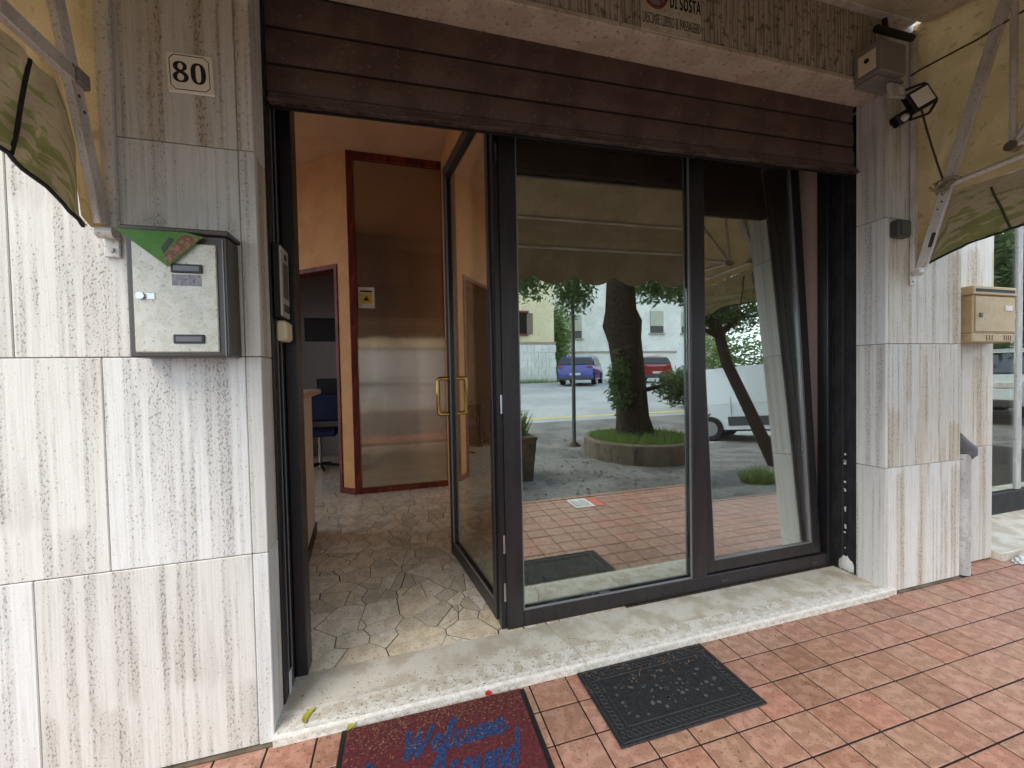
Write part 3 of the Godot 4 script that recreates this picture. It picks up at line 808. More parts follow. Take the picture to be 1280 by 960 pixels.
	part("bright_edge", b, M.bead, j)
	part("wedge", bx(V(0.006, 0.036, -0.19), V(0.009, 0.12, -0.16), 0.0005), M.white_paint, j)
	j = thing("door_jamb", "black shutter guide with peeling paint next to the rust streaked pillar", "door frame", V(2.88, 0.035, -0.2))
	b = MB.new()
	b.box(V(2.8845, 0.0355, -0.274), V(2.93, 2.6, -0.215), 0.002); b.box(V(2.8865, 0.0355, -0.195), V(2.93, 2.6, -0.1405), 0.002)
	b.box(V(2.8895, 0.0355, -0.2145), V(2.93, 2.6, -0.1955))
	part("shutter_guide", b, M.alu_worn, j)
	part("bright_edge", bx(V(2.882, 0.0355, -0.2205), V(2.8842, 2.6, -0.2180)), M.grey_trim, j)
	var lump := MB.new()
	lump.grid(10, 6, func(u: float, v: float) -> Vector3:
		return V(2.886 - 0.011 * sin(PI * u) * sin(PI * minf(v * 0.8 + 0.15, 1.0)), 0.036 + 0.085 * v * (0.55 + 0.45 * sin(PI * u)) + 0.006 * sin(u * 23.0), -0.245 + 0.085 * u), 1, 1)
	part("plaster_lump", lump, M.white_paint, j)
	for k in 14:
		var y := 0.12 + 0.6 * rng.randf()
		var sz := rng.randf_range(0.004, 0.011)
		part("paint_chip", bx(V(2.8835, y, -0.213 + rng.randf() * 0.006), V(2.8844, y + sz * 1.6, -0.207 + sz), 0.0003), M.white_paint, j)

	# open door leaf
	var d := thing("door_leaf", "open glass door leaf in a slim dark frame with brass handles", "door", V(0.85, 0.04, -0.36))
	var ang := atan2(-0.108, 0.817)
	var lx := Transform3D(Basis(Vector3.UP, PI / 2 + 0.1315 - 0.0), V(0.850, 0.043, -0.352))
	# local x runs from the hinge into the shop, local z across the leaf
	lx.basis = Basis(V(-0.1311, 0, -0.9914), Vector3.UP, V(-0.9914, 0, 0.1311))
	var L := 0.825
	part("hinge_stile", bx(V(0.0, 0, -0.040), V(0.042, 2.50, 0.006), 0.004, lx), M.alu_brown, d)
	var fs := part("free_stile", bx(V(L - 0.046, 0, -0.040), V(L, 2.50, 0.006), 0.004, lx), M.alu_brown, d)
	part("bottom_rail", bx(V(0.0425, 0, -0.038), V(L - 0.0465, 0.075, 0.004), 0.004, lx), M.alu_brown, d)
	part("top_rail", bx(V(0.0425, 2.43, -0.038), V(L - 0.0465, 2.50, 0.004), 0.004, lx), M.alu, d)
	part("pane", bx(V(0.04, 0.07, -0.022), V(L - 0.044, 2.435, -0.018), 0.0, lx), M.film, d)
	bead = MB.new()
	bead.box(V(0.0425, 0.0755, -0.006), V(0.048, 2.429, 0.0025), 0.0, lx)
	bead.box(V(L - 0.052, 0.0755, -0.006), V(L - 0.0465, 2.429, 0.0025), 0.0, lx)
	bead.box(V(0.0485, 0.0755, -0.006), V(L - 0.0525, 0.081, 0.0025), 0.0, lx)
	part("glazing_bead", bead, M.bead, d)
	for sgn in [1.0, -1.0]:
		var z0 := 0.006 if sgn > 0 else -0.040
		b = MB.new()
		var hy := 1.03
		var x0 := L - 0.023
		var pts := [V(x0, hy - 0.115, z0), V(x0, hy - 0.115, z0 + sgn * 0.055), V(x0, hy - 0.105, z0 + sgn * 0.068), V(x0, hy + 0.105, z0 + sgn * 0.068), V(x0, hy + 0.115, z0 + sgn * 0.055), V(x0, hy + 0.115, z0)]
		for i in pts.size(): pts[i] = lx * pts[i]
		b.tube(pts, 0.0135, 12)
		part("handle", b, M.brass, fs)
	for y in [0.17, 0.39, 1.03, 2.15]:
		b = MB.new()
		b.tube([V(0.8700, y, -0.2805), V(0.8700, y + 0.085, -0.2805)], 0.0062, 8)
		part("hinge", b, M.steel, d)

# ---------------------------------------------------------------- shutter
func shutter() -> void:
	var s := thing("roller_shutter", "half raised brown roller shutter of wide slats over the doorway", "shutter", V(1.43, 2.2, -0.15))
	var xf := Transform3D(Basis(Vector3.BACK, 0.0310), V(0, 2.178, 0))
	var y := 0.047
	var k := 0
	while y < 0.5:
		var h := 0.100 if k == 0 else 0.128
		var b := MB.new()
		b.off = Vector2(rng.randf(), rng.randf()) * 5.0
		# a gently bowed slat with a rolled lower lip
		var prof := PackedVector2Array()
		for i in 9:
			var t := i / 8.0
			prof.append(Vector2(-0.146 + 0.006 * sin(PI * clampf(t * 1.05, 0, 1)), y + 0.004 + (h - 0.010) * t))
		prof.append(Vector2(-0.156, y + h - 0.006)); prof.append(Vector2(-0.156, y + 0.004))
		b.prism(prof, V(0.006, 0, 0), Vector3.BACK, Vector3.UP, Vector3.RIGHT, 2.856)
		for i in b.v.size():
			b.v[i] = xf * b.v[i]; b.n[i] = xf.basis * b.n[i]
		# the shutter fills the tilted opening: shift back so that its ends stay plumb
		part("slat", b, M.shutter, s)
		part("slat_hinge", bx(V(0.01, y + h - 0.006, -0.152), V(2.858, y + h + 0.004, -0.146), 0.0, xf), M.black, s)
		y += h
		k += 1
	var b := MB.new()
	b.box(V(0.006, 0.002, -0.163), V(2.862, 0.046, -0.134), 0.006, xf)
	b.box(V(0.006, 0.0025, -0.1335), V(2.862, 0.018, -0.118), 0.005, xf)
	part("bottom_bar", b, M.shutter, s)
	part("edge_angle", bx(V(0.05, -0.004, -0.158), V(2.862, 0.0015, -0.112), 0.001, xf), M.shutter_edge, s)
	part("rubber_strip", bx(V(0.01, -0.010, -0.150), V(2.86, -0.0045, -0.140), 0.0, xf), M.rubber, s)

# ---------------------------------------------------------------- canopy
const XL := -0.40
const XR := 3.085
func rib(a: float, side: float) -> Vector3:
	var l := 0.76
	var dy := -0.06 * (1.0 - side)
	return V(lerpf(XL, XR, side), 2.165 + dy + l * sin(deg_to_rad(a)), 0.37 + l * cos(deg_to_rad(a)))

func skin_profile(t: float) -> Vector2:    # (z, y) from the wall over the bars to the front bar
	var p := [Vector2(0.03, 2.985), Vector2(0.37, 2.935), Vector2(0.752, 2.83), Vector2(1.05, 2.515), Vector2(1.122, 2.30)]
	var s := t * 4.0
	var i := mini(int(s), 3)
	var q: Vector2 = p[i].lerp(p[i + 1], s - i)
	var sag := sin(PI * (s - i)) * 0.012
	return q + Vector2(-0.4, -0.6) * sag

func canopy() -> void:
	var c := thing("canopy", "stained olive fabric canopy on pale folding arms over the shop door", "canopy", V(1.34, 2.6, 0.02))
	var wob := FastNoiseLite.new(); wob.seed = 5; wob.frequency = 2.2; wob.fractal_octaves = 3
	var roof := MB.new()
	roof.grid(48, 40, func(u: float, v: float) -> Vector3:
		var p := skin_profile(v)
		var dy := -0.06 * (1.0 - u)
		return V(lerpf(XL - 0.035, XR + 0.035, u), p.y + dy + 0.004 * wob.get_noise_2d(u * 6, v * 2), p.x), 3.48, 1.75)
	part("roof_cloth", roof, M.cloth, c)
	var val := MB.new()
	val.grid(120, 8, func(u: float, v: float) -> Vector3:
		var dy := -0.06 * (1.0 - u)
		var drop := 0.235 + 0.075 * absf(sin(PI * u * 9.0))
		return V(lerpf(XL, XR, u), 2.298 + dy - drop * v, 1.125 + 0.018 * v * wob.get_noise_2d(u * 9, 3.0)), 3.48, 0.3)
	part("front_valance", val, M.cloth, c)
	for side: float in [0.0, 1.0]:
		var x := lerpf(XL - 0.012, XR + 0.012, side)
		var sg := -1.0 if side == 0.0 else 1.0
		var dy := -0.085 * (1.0 - side)
		var low := func(z: float) -> float:
			if z < 0.36: return 1.735 + 0.085 * sin(PI / 2 * clampf((z - 0.05) / 0.31, 0, 1)) + dy
			return 1.82 + dy + 0.02 * sin((z - 0.36) * 9.0) + 0.16 * ss(0.7, 1.12, z)
		var high := func(z: float) -> float:
			var best := 2.3
			for i in 81:
				var p := skin_profile(i / 80.0)
				if absf(p.x - maxf(z, 0.03)) < 0.02: return p.y + 0.7 * dy
			return best + dy
		var tops := []
		for i in 61: tops.append(high.call(lerpf(0.004, 1.118, i / 60.0)))
		var folds := func(z: float, y: float) -> float:
			return 0.016 * wob.get_noise_2d(z * 3.0 + 7 * side, y * 2.0) + 0.022 * wob.get_noise_2d(z * 7.0 + y * 4.0, 40.0) * ss(2.25, 1.85, y) + 0.006 * wob.get_noise_2d(z * 3.0 - y * 11.0, 80.0)
		# upper side wall of the canopy
		var mid := func(z: float) -> float: return maxf(2.07 + dy * 0.8, low.call(z)) if z > 0.14 else low.call(z) + (2.07 + dy * 0.8 - low.call(0.14)) * ss(0.045, 0.14, z)
		var w := MB.new()
		w.grid(60, 24, func(u: float, v: float) -> Vector3:
			var z := lerpf(0.004, 1.118, u)
			var y := lerpf(mid.call(z), tops[int(round(u * 60))], v)
			return V(x + sg * folds.call(z, y) * ss(0.0, 0.12, z) * ss(1.0, 0.9, v) - sg * 0.032 * ss(0.06, 0.004, z), y, z), 1.1, 0.9)
		part("side_cloth", w, M.side_cloth, c)
		w = MB.new()
		w.off = V2(0.37 * side, 0)
		w.grid(60, 14, func(u: float, v: float) -> Vector3:
			var z := lerpf(0.004, 1.118, u)
			var y := lerpf(low.call(z), mid.call(z), v)
			return V(x + sg * (folds.call(z, y) + (0.02 * absf(z - 0.30) if z > 0.30 else 0.0)) - sg * 0.032 * ss(0.06, 0.004, z), y, z), 1.1, 0.35)
		part("side_valance", w, M.moss_cloth, c)
		var hem := []
		for i in 41:
			var z := lerpf(0.045, 1.118, i / 40.0)
			hem.append(V(x + sg * (folds.call(z, low.call(z)) + (0.02 * absf(z - 0.30) if z > 0.30 else 0.0)), low.call(z), z))
		w = MB.new(); w.tube(hem, 0.0055, 6)
		part("hem", w, M.trim, c)
		w = MB.new()
		var seam := []
		for i in 5:
			var t := i / 4.0
			var z := lerpf(0.285, 0.345, t) - 0.07 * (1.0 - side)
			var y := lerpf(2.03 + dy * 0.5, low.call(z) + 0.004, t)
			seam.append(V(x - sg * 0.006 + sg * folds.call(z, y), y, z))
		w.tube(seam, 0.0045, 6)
		part("seam", w, M.seam if side > 0.5 else M.trim, c)
		# frame
		var fx := x - sg * 0.035
		var yy := -0.06 * (1.0 - side)
		part("wall_rail", bx(V(fx - 0.02, 1.70 + yy, 0.003), V(fx + 0.02, 2.95, 0.022), 0.003), M.arm, c)
		var a0 := V(fx, 1.72 + yy, 0.045)
		var a1 := V(fx, 2.935 + yy, 0.37)
		var dd := (a1 - a0).normalized()
		var bs := Basis(Vector3.RIGHT, dd, Vector3.RIGHT.cross(dd))
		part("main_arm", bx(V(-0.009, 0.0, -0.023), V(0.009, (a1 - a0).length(), 0.023), 0.003, Transform3D(bs, a0)), M.arm, c)
		if side > 0.5: part("maker_label", bx(V(-0.0105, 0.10, 0.004), V(-0.0092, 0.17, 0.020), 0.0, Transform3D(bs, a0)), M.grey_trim, c)
		var scr := MB.new()
		for k in 4: scr.tube([Transform3D(bs, a0) * V(-sg * 0.0085, 0.28 + 0.035 * k, 0.008 * (k % 2) - 0.004), Transform3D(bs, a0) * V(-sg * 0.0115, 0.28 + 0.035 * k, 0.008 * (k % 2) - 0.004)], 0.004, 6)
		stuff(part("screws", scr, M.grey_trim, c))
		var w2 := MB.new(); w2.tube([V(fx - 0.02, 1.70 + yy, 0.03), V(fx + 0.02, 1.70 + yy, 0.03)], 0.017, 10)
		part("pivot", w2, M.arm, c)
		var foot := bx(V(fx - 0.02, 1.635 + yy, 0.003), V(fx + 0.02, 1.70 + yy, 0.010), 0.003)
		foot.tube([V(fx, 1.655 + yy, 0.006), V(fx, 1.655 + yy, 0.016)], 0.007, 8)
		part("foot_plate", foot, M.arm, c)
		# horizontal stay
		var sy := 2.085 + yy * 1.2
		var st := MB.new()
		var sz := 0.141
		if side == 0.0: st.box(V(fx - 0.011, sy - 0.021, sz), V(fx + 0.011, sy + 0.021, 1.10), 0.003)
		else: st.tube([V(fx, sy + 0.012, sz), V(fx, sy + 0.045, 0.6), V(fx, sy + 0.12, 1.10)], 0.013, 10)
		part("stay", st, M.arm, c)
		if side == 0.0:
			part("bracket", bx(V(fx - 0.02, sy - 0.02, 0.10), V(fx + 0.02, sy + 0.022, 0.142), 0.004), M.grey_box, c)
		# ribs meeting at a knuckle
		var kn := V(fx - sg * 0.012, 2.165 + yy, 0.37)
		w2 = MB.new(); w2.tube([kn - V(0.022, 0, 0), kn + V(0.022, 0, 0)], 0.022, 10)
		part("knuckle", w2, M.steel, c)
		for a in [10.0, 27.0, 60.0, 90.0]:
			w2 = MB.new()
			var e := rib(a, side); e.x = kn.x
			w2.tube([kn, e], 0.0135, 8)
			part("rib", w2, M.arm, c)
	for a in [10.0, 27.0, 60.0, 90.0]:
		var w2 := MB.new()
		var e0 := rib(a, 0.0)
		var e1 := rib(a, 1.0)
		e0.x += 0.02; e1.x -= 0.02
		w2.tube([e0, e1], 0.0135, 10)
		part("cross_bar", w2, M.arm, c)
	# rope and loose cables
	var r := thing("rope", "frayed pale rope knotted round the canopy arm", "rope", V(3.06, 2.1, 0.14))
	for k in 5:
		var b := MB.new()
		var pts := []
		for i in 17:
			var t := i / 16.0
			pts.append(V(3.045 - 0.014 + 0.02 * sin(t * 9 + k * 1.7) * 0.7, 2.115 - 0.01 * k + 0.012 * sin(t * 11 + k), lerpf(0.105, 0.205 - 0.012 * k, t) + 0.01 * sin(t * 8 + k * 2)))
		b.tube(pts, 0.0042, 6)
		part("strand", b, mat(Color(0.62, 0.56, 0.47), 0.95), r)
	var b := MB.new()
	b.tube([V(3.0, 2.70, 0.03), V(3.02, 2.715, 0.06), V(3.055, 2.72, 0.25), V(3.06, 2.74, 0.55), V(3.05, 2.72, 1.0)], 0.0045, 6)
	solo("cable", b, mat(Color(0.30, 0.20, 0.14), 0.7), "thin brown cable running from the floodlight out along the canopy", "cable")
	b = MB.new()
	b.tube([V(2.95, 2.49, 0.10), V(2.965, 2.40, 0.11), V(3.0, 2.28, 0.12), V(3.06, 2.13, 0.13)], 0.0045, 6)
	solo("cable", b, mat(Color(0.26, 0.20, 0.15), 0.7), "short dark cable hanging from the floodlight down to the rope knot", "cable")

# ---------------------------------------------------------------- fittings on the walls
func lettering(t: String, size: float, font: String, bold: bool) -> TextMesh:
	var m := TextMesh.new()
	var f := SystemFont.new()
	f.font_names = PackedStringArray([font])
	if bold: f.font_weight = 700
	m.font = f; m.text = t; m.font_size = 64; m.pixel_size = size / 64.0; m.depth = 0.0012
	return m

func text(called: String, t: String, size: float, font: String, at: Vector3, m: Material, parent: Node3D, squeeze := 1.0, bold := true) -> MeshInstance3D:
	var o := MeshInstance3D.new()
	o.name = called; o.mesh = lettering(t, size, font, bold); o.material_override = m
	parent.add_child(o, true)
	o.position = at - parent.position
	o.scale = V(squeeze, 1, 1)
	return o

func fittings() -> void:
	# house number
	var p := thing("house_number_plate", "square cream ceramic plate with the black number 80", "number plate", V(-0.165, 2.145, 0.0))
	var tl := Transform3D(Basis(Vector3.BACK, 0.035), V(-0.165, 2.146, 0))
	part("plate", bx(V(-0.061, -0.060, 0.001), V(0.061, 0.060, 0.009), 0.003, tl), mat(Color(0.93, 0.90, 0.84), 0.25), p)
	var b := MB.new()
	var e := 0.051
	var k := 0.012
	var ring := [Vector2(-e + k, -e), Vector2(e - k, -e), Vector2(e, -e + k), Vector2(e, e - k), Vector2(e - k, e), Vector2(-e + k, e), Vector2(-e, e - k), Vector2(-e, -e + k)]
	for i in 8:
		var a: Vector2 = ring[i]
		var c: Vector2 = ring[(i + 1) % 8]
		b.tube([tl * V(a.x, a.y, 0.0092), tl * V(c.x, c.y, 0.0092)], 0.0011, 5)
	part("border_line", b, M.ink, p)
	var tx := text("numeral", "80", 0.086, "Droid Serif", tl * V(0, 0, 0.0095), M.ink, p, 0.95)
	tx.rotation.z = 0.035
	# left letterbox
	p = thing("letterbox", "grey steel letterbox with a pale door and a leaflet sticking out of its lid", "letterbox", V(-0.18, 1.28, 0.0))
	b = bx(V(-0.305, 1.276, 0.002), V(-0.055, 1.632, 0.088), 0.005)
	part("body", b, mat(Color(0.31, 0.295, 0.285), 0.4, null, 1, 0.35), p)
	var box_door := part("door", bx(V(-0.288, 1.290, 0.0885), V(-0.083, 1.605, 0.0945), 0.003), mat(Color(0.80, 0.79, 0.75), 0.42, mottle(256, 311, Color(1, 1, 1), Color(0.94, 0.94, 0.92), Color(0.62, 0.58, 0.54), 0.02, 0.08, 0.25), 4.0, 0.25), p)
	part("edge", bx(V(-0.069, 1.278, 0.0885), V(-0.066, 1.622, 0.0915)), M.bead, p)
	part("lid", bx(V(-0.312, 1.633, 0.001), V(-0.048, 1.647, 0.098), 0.003), mat(Color(0.33, 0.31, 0.30), 0.4, null, 1, 0.5), p)
	for yy in [1.518, 1.315]:
		part("name_holder", bx(V(-0.195, yy, 0.0947), V(-0.118, yy + 0.026, 0.1), 0.002), M.grey_trim, box_door)
		part("name_card", bx(V(-0.188, yy + 0.006, 0.1002), V(-0.125, yy + 0.020, 0.1008)), mat(Color(0.42, 0.42, 0.45), 0.3), box_door)
	part("label_residue", bx(V(-0.194, 1.482, 0.0946), V(-0.122, 1.514, 0.0952)), mat(Color(0.60, 0.60, 0.63), 0.6, mottle(128, 313, Color(1, 1, 1), Color(0.9, 0.9, 0.9), Color(0.6, 0.55, 0.5), 0.04, 0.1, 0.4), 8.0), box_door)
	b = MB.new(); b.box(V(-0.276, 1.440, 0.0946), V(-0.236, 1.458, 0.0965), 0.0008); part("lock_plate", b, M.steel, box_door)
	b = MB.new(); b.tube([V(-0.268, 1.449, 0.0966), V(-0.268, 1.449, 0.104)], 0.010, 16); part("lock", b, M.steel, box_door)
	# leaflet folded over the door
	var lf := thing("leaflet", "green folded leaflet stuck under the letterbox lid", "leaflet", V(-0.2, 1.6, 0.1))
	b = MB.new()
	b.prism(PackedVector2Array([Vector2(-0.318, 1.632), Vector2(-0.198, 1.532), Vector2(-0.110, 1.622), Vector2(-0.150, 1.632)]), V(0, 0, 0.104), Vector3.RIGHT, Vector3.UP, Vector3.BACK, 0.0012)
	part("sheet", b, mat(Color(0.30, 0.50, 0.14), 0.55, mottle(128, 315, Color(1, 1, 1), Color(0.85, 0.95, 0.8), Color(0.6, 0.7, 0.5), 0.03, 0.1, 0.3), 4.0), lf)
	b = MB.new()
	b.prism(PackedVector2Array([Vector2(-0.206, 1.562), Vector2(-0.196, 1.540), Vector2(-0.118, 1.618), Vector2(-0.160, 1.626)]), V(0, 0, 0.1055), Vector3.RIGHT, Vector3.UP, Vector3.BACK, 0.0008)
	part("photo_print", b, mat(Color(0.58, 0.42, 0.31), 0.5, mottle(128, 317, Color(1, 1, 1), Color(0.75, 0.65, 0.6), Color(0.5, 0.4, 0.3), 0.05, 0.15, 0.4), 8.0), lf)
	b = MB.new()
	b.prism(PackedVector2Array([Vector2(-0.212, 1.585), Vector2(-0.207, 1.568), Vector2(-0.180, 1.612), Vector2(-0.192, 1.616)]), V(0, 0, 0.1055), Vector3.RIGHT, Vector3.UP, Vector3.BACK, 0.0006)
	part("dark_print", b, mat(Color(0.2, 0.2, 0.2), 0.5), lf)
	# intercom on the jamb
	p = thing("intercom", "slim steel intercom panel on the black door jamb", "intercom", V(0.01, 1.43, -0.18))
	part("housing", bx(V(0.0065, 1.425, -0.238), V(0.026, 1.690, -0.122), 0.004), M.dark, p)
	var fp := part("face_plate", bx(V(0.0262, 1.432, -0.232), V(0.034, 1.684, -0.128), 0.003), mat(Color(0.70, 0.69, 0.68), 0.35, null, 1, 0.1), p)
	part("speaker", bx(V(0.0342, 1.500, -0.215), V(0.0355, 1.630, -0.150), 0.001), mat(Color(0.35, 0.33, 0.32), 0.6), fp)
	part("call_button", bx(V(0.0342, 1.450, -0.215), V(0.0375, 1.478, -0.150), 0.001), mat(Color(0.25, 0.24, 0.24), 0.4), fp)
	part("lens", bx(V(0.0342, 1.640, -0.195), V(0.0370, 1.662, -0.172), 0.001), M.black, fp)
	p = thing("switch_box", "small beige plastic box under the intercom", "switch", V(0.01, 1.35, -0.18))
	part("body", bx(V(0.0065, 1.345, -0.225), V(0.040, 1.418, -0.145), 0.006), M.beige_plastic, p)
	part("cover", bx(V(0.0402, 1.352, -0.218), V(0.043, 1.411, -0.152), 0.002), M.beige_plastic, p)
	# no-parking sign
	p = thing("no_parking_sign", "white no parking sign reading DIVIETO DI SOSTA on the lintel", "sign", V(1.57, 2.76, 0.0))
	var so := Transform3D(Basis(Vector3.BACK, 0.0150), V(1.5735, 2.735, 0.0))
	part("plate", bx(V(-0.150, -0.112, 0.004), V(0.150, 0.112, 0.008), 0.001, so), mat(Color(0.82, 0.79, 0.72), 0.4, mottle(128, 319, Color(1, 1, 1), Color(0.92, 0.9, 0.87), Color(0.6, 0.55, 0.5), 0.03, 0.1, 0.3), 3.0), p)
	var cc := Vector2(-0.078, 0.040)
	b = MB.new()
	var ringpts := []
	for i in 33: ringpts.append(so * V(cc.x + 0.052 * cos(TAU * i / 32.0), cc.y + 0.052 * sin(TAU * i / 32.0), 0.0082))
	b.tube(ringpts, 0.0065, 6, false)
	b.tube([so * V(cc.x - 0.036, cc.y + 0.036, 0.0082), so * V(cc.x + 0.036, cc.y - 0.036, 0.0082)], 0.0055, 6)
	part("red_ring", b, mat(Color(0.52, 0.15, 0.14), 0.5), p)
	b = MB.new(); b.tube([so * V(cc.x, cc.y, 0.0080), so * V(cc.x, cc.y, 0.0086)], 0.049, 28)
	part("blue_disc", b, mat(Color(0.52, 0.53, 0.58), 0.5), p)
	for q in [["DIVIETO", 0.060, 0.052, 0.098, 0.0], ["DI SOSTA", 0.060, 0.052, 0.028, 0.0], ["LASCIARE LIBERO IL PASSAGGIO", 0.047, 0.0, -0.060, 0.0]]:
		var wide := 0.285 if q[1] < 0.05 else 0.155
		var m := lettering(q[0], q[1] * 1.25, "Droid Sans", q[1] > 0.05)
		var o := MeshInstance3D.new()
		o.name = "lettering"; o.mesh = m; o.material_override = M.ink if q[1] > 0.05 else mat(Color(0.32, 0.30, 0.27), 0.6)
		p.add_child(o, true)
		o.position = so * V(0.068 if q[1] > 0.05 else 0.0, q[3], 0.0088) - p.position
		o.scale = V(wide / maxf(m.get_aabb().size.x, 0.01), 1, 1)
		o.rotation.z = 0.0150
	# key switch box
	p = thing("shutter_switch_box", "grey metal box with a cream key switch on its side under the canopy rail", "switch box", V(2.72, 2.64, 0.06))
	part("body", bx(V(2.632, 2.600, 0.006), V(2.80, 2.745, 0.125), 0.004), M.grey_box, p)
	part("key_plate", bx(V(2.6265, 2.622, 0.028), V(2.6318, 2.715, 0.104), 0.002), M.beige_plastic, p)
	b = MB.new(); b.tube([V(2.6262, 2.675, 0.068), V(2.620, 2.675, 0.068)], 0.010, 10); part("key_hole", b, M.black, p)
	part("base_flange", bx(V(2.640, 2.586, 0.004), V(2.83, 2.5995, 0.10), 0.002), M.grey_box, p)
	p = thing("pipe_bracket", "short black pipe bracket above the grey switch box", "bracket", V(2.82, 2.86, 0.04))
	b = MB.new(); b.tube([V(2.70, 2.852, 0.06), V(2.94, 2.846, 0.07)], 0.016, 10); part("bar", b, M.black, p)
	b = MB.new(); b.tube([V(2.775, 2.86, 0.055), V(2.775, 2.92, 0.05)], 0.012, 8); part("stub", b, M.black, p)
	# flood light with motion sensor
	p = thing("floodlight", "small black floodlight with a white lens and motion sensor under the grey box", "floodlight", V(2.86, 2.48, 0.08))
	var fl := Transform3D(Basis(Vector3.UP, -0.35) * Basis(Vector3.RIGHT, -0.05) * Basis(Vector3.BACK, 0.50), V(2.945, 2.533, 0.105))
	b = MB.new()
	b.box(V(-0.062, -0.052, -0.03), V(0.062, 0.052, 0.006), 0.006, fl)
	var hs := part("housing", b, M.black, p)
	part("lens", bx(V(-0.046, -0.038, 0.0062), V(0.046, 0.038, 0.009), 0.001, fl), mat(Color(0.97, 0.96, 0.92), 0.35), hs)
	b = MB.new()
	for q in [[V(-0.062, -0.03, 0), V(-0.10, -0.045, -0.01), V(-0.13, -0.030, -0.06)], [V(0.062, 0.0, -0.01), V(0.070, 0.06, -0.02), V(0.02, 0.085, -0.06)], [V(-0.10, -0.07, 0.0), V(0.0, -0.085, -0.01), V(0.062, -0.05, -0.01)]]:
		var pts := []
		for v in q: pts.append(fl * v)
		b = MB.new(); b.tube(pts, 0.006, 6)
		part("yoke", b, M.black, p)
	b = MB.new(); b.box(V(-0.145, -0.065, -0.05), V(-0.072, -0.01, -0.002), 0.008, fl); var sb := part("sensor_box", b, M.black, p)
	b = MB.new()
	b.grid(12, 8, func(u: float, v: float) -> Vector3:
		var th := PI * v
		return fl * V(-0.118 + 0.018 * sin(th) * cos(TAU * u), -0.045 + 0.018 * sin(th) * sin(TAU * u), 0.0 + 0.018 * cos(th)), 1, 1, true)
	part("sensor_eye", b, M.white_paint, sb)
	p = thing("doorbell_plate", "tilted grey switch plate between the lintel and the floodlight", "switch", V(2.89, 2.61, 0.02))
	var sp := Transform3D(Basis(Vector3.UP, 0.15) * Basis(Vector3.BACK, 0.20), V(2.778, 2.540, 0.100))
	part("plate", bx(V(-0.070, -0.032, -0.01), V(0.070, 0.032, 0.006), 0.003, sp), M.grey_pipe, p)
	part("button", bx(V(0.0, -0.018, 0.0062), V(0.046, 0.018, 0.011), 0.002, sp), M.arm, p)
	# small grey sensor
	p = thing("wall_sensor", "small dark grey box on the pillar beside the canopy rail", "sensor", V(2.97, 1.92, 0.0))
	part("body", bx(V(2.895, 1.872, 0.001), V(2.985, 1.960, 0.045), 0.008), mat(Color(0.27, 0.265, 0.26), 0.5), p)
	part("face", bx(V(2.908, 1.883, 0.0452), V(2.975, 1.950, 0.050), 0.003), mat(Color(0.33, 0.325, 0.31), 0.45), p)
	# right letterbox
	p = thing("letterbox", "beige metal letterbox with a dark slot on the recessed pillar", "letterbox", V(3.75, 1.35, -0.07))
	part("body", bx(V(3.520, 1.385, -0.079), V(3.895, 1.600, 0.026), 0.005), M.tan_metal, p)
	var ld := part("lid", bx(V(3.510, 1.6005, -0.079), V(3.900, 1.650, 0.034), 0.005), M.tan_metal, p)
	part("slot", bx(V(3.53, 1.618, 0.0342), V(3.88, 1.634, 0.036)), M.dark, ld)
	var d2 := part("door", bx(V(3.535, 1.395, 0.0262), V(3.890, 1.592, 0.031), 0.003), M.tan_metal, p)
	part("lock", bx(V(3.565, 1.475, 0.0312), V(3.590, 1.500, 0.036), 0.003), mat(Color(0.25, 0.25, 0.18), 0.4), d2)
	part("name_card", bx(V(3.795, 1.515, 0.0312), V(3.865, 1.545, 0.034), 0.001), M.white_paint, d2)
	var bs := part("base", bx(V(3.510, 1.335, -0.079), V(3.892, 1.3845, 0.030), 0.005), M.tan_metal, p)
	for x in [3.63, 3.655, 3.68, 3.79, 3.81, 3.83, 3.85]: part("vent_slot", bx(V(x, 1.345, 0.0302), V(x + 0.006, 1.375, 0.0312)), mat(Color(0.35, 0.24, 0.18), 0.7), bs)
	# down pipe
	p = thing("downpipe", "short grey rainwater downpipe with a hopper between the two pillars", "pipe", V(3.545, 0, -0.035))
	b = MB.new(); b.tube([V(3.545, 0.0, -0.030), V(3.545, 0.70, -0.030)], 0.041, 20); part("pipe", b, M.grey_pipe, p)
	b = MB.new(); b.tube([V(3.545, 0.20, -0.030), V(3.545, 0.225, -0.030)], 0.045, 20); part("collar", b, M.grey_pipe, p)
	b = MB.new(); b.tube([V(3.55, 0.685, -0.030), V(3.56, 0.70, -0.030), V(3.56, 0.725, -0.030), V(3.54, 0.745, -0.03), V(3.50, 0.80, -0.04)], [0.046, 0.058, 0.058, 0.045, 0.035], 16); part("hopper", b, mat(Color(0.38, 0.38, 0.40), 0.6), p)
	# crumpled bag by the shop window
	b = MB.new()
	var wn := FastNoiseLite.new(); wn.seed = 3; wn.frequency = 9.0
	b.grid(20, 12, func(u: float, v: float) -> Vector3:
		var th := PI * 0.5 * v
		var dr := V(cos(TAU * u) * cos(th), sin(th), sin(TAU * u) * cos(th))
		var r := 1.0 + 0.5 * wn.get_noise_3dv(dr)
		return V(4.10, 0.001, -0.0) + dr * V(0.11, 0.03, 0.04) * r, 1, 1, true)
	solo("plastic_bag", b, mat(Color(0.86, 0.86, 0.86), 0.35, mottle(128, 321, Color(1, 1, 1), Color(0.9, 0.9, 0.9), Color(0.05, 0.05, 0.05), 0.03, 0.05, 0.5), 5.0), "crumpled white and black plastic bag on the tiles by the shop window", "bag")
	# leaflet on the terrace, seen in the glass
	p = thing("flyer", "white flyer with a red stripe lying at the edge of the terrace", "flyer", V(2.0, 0, 1.28))
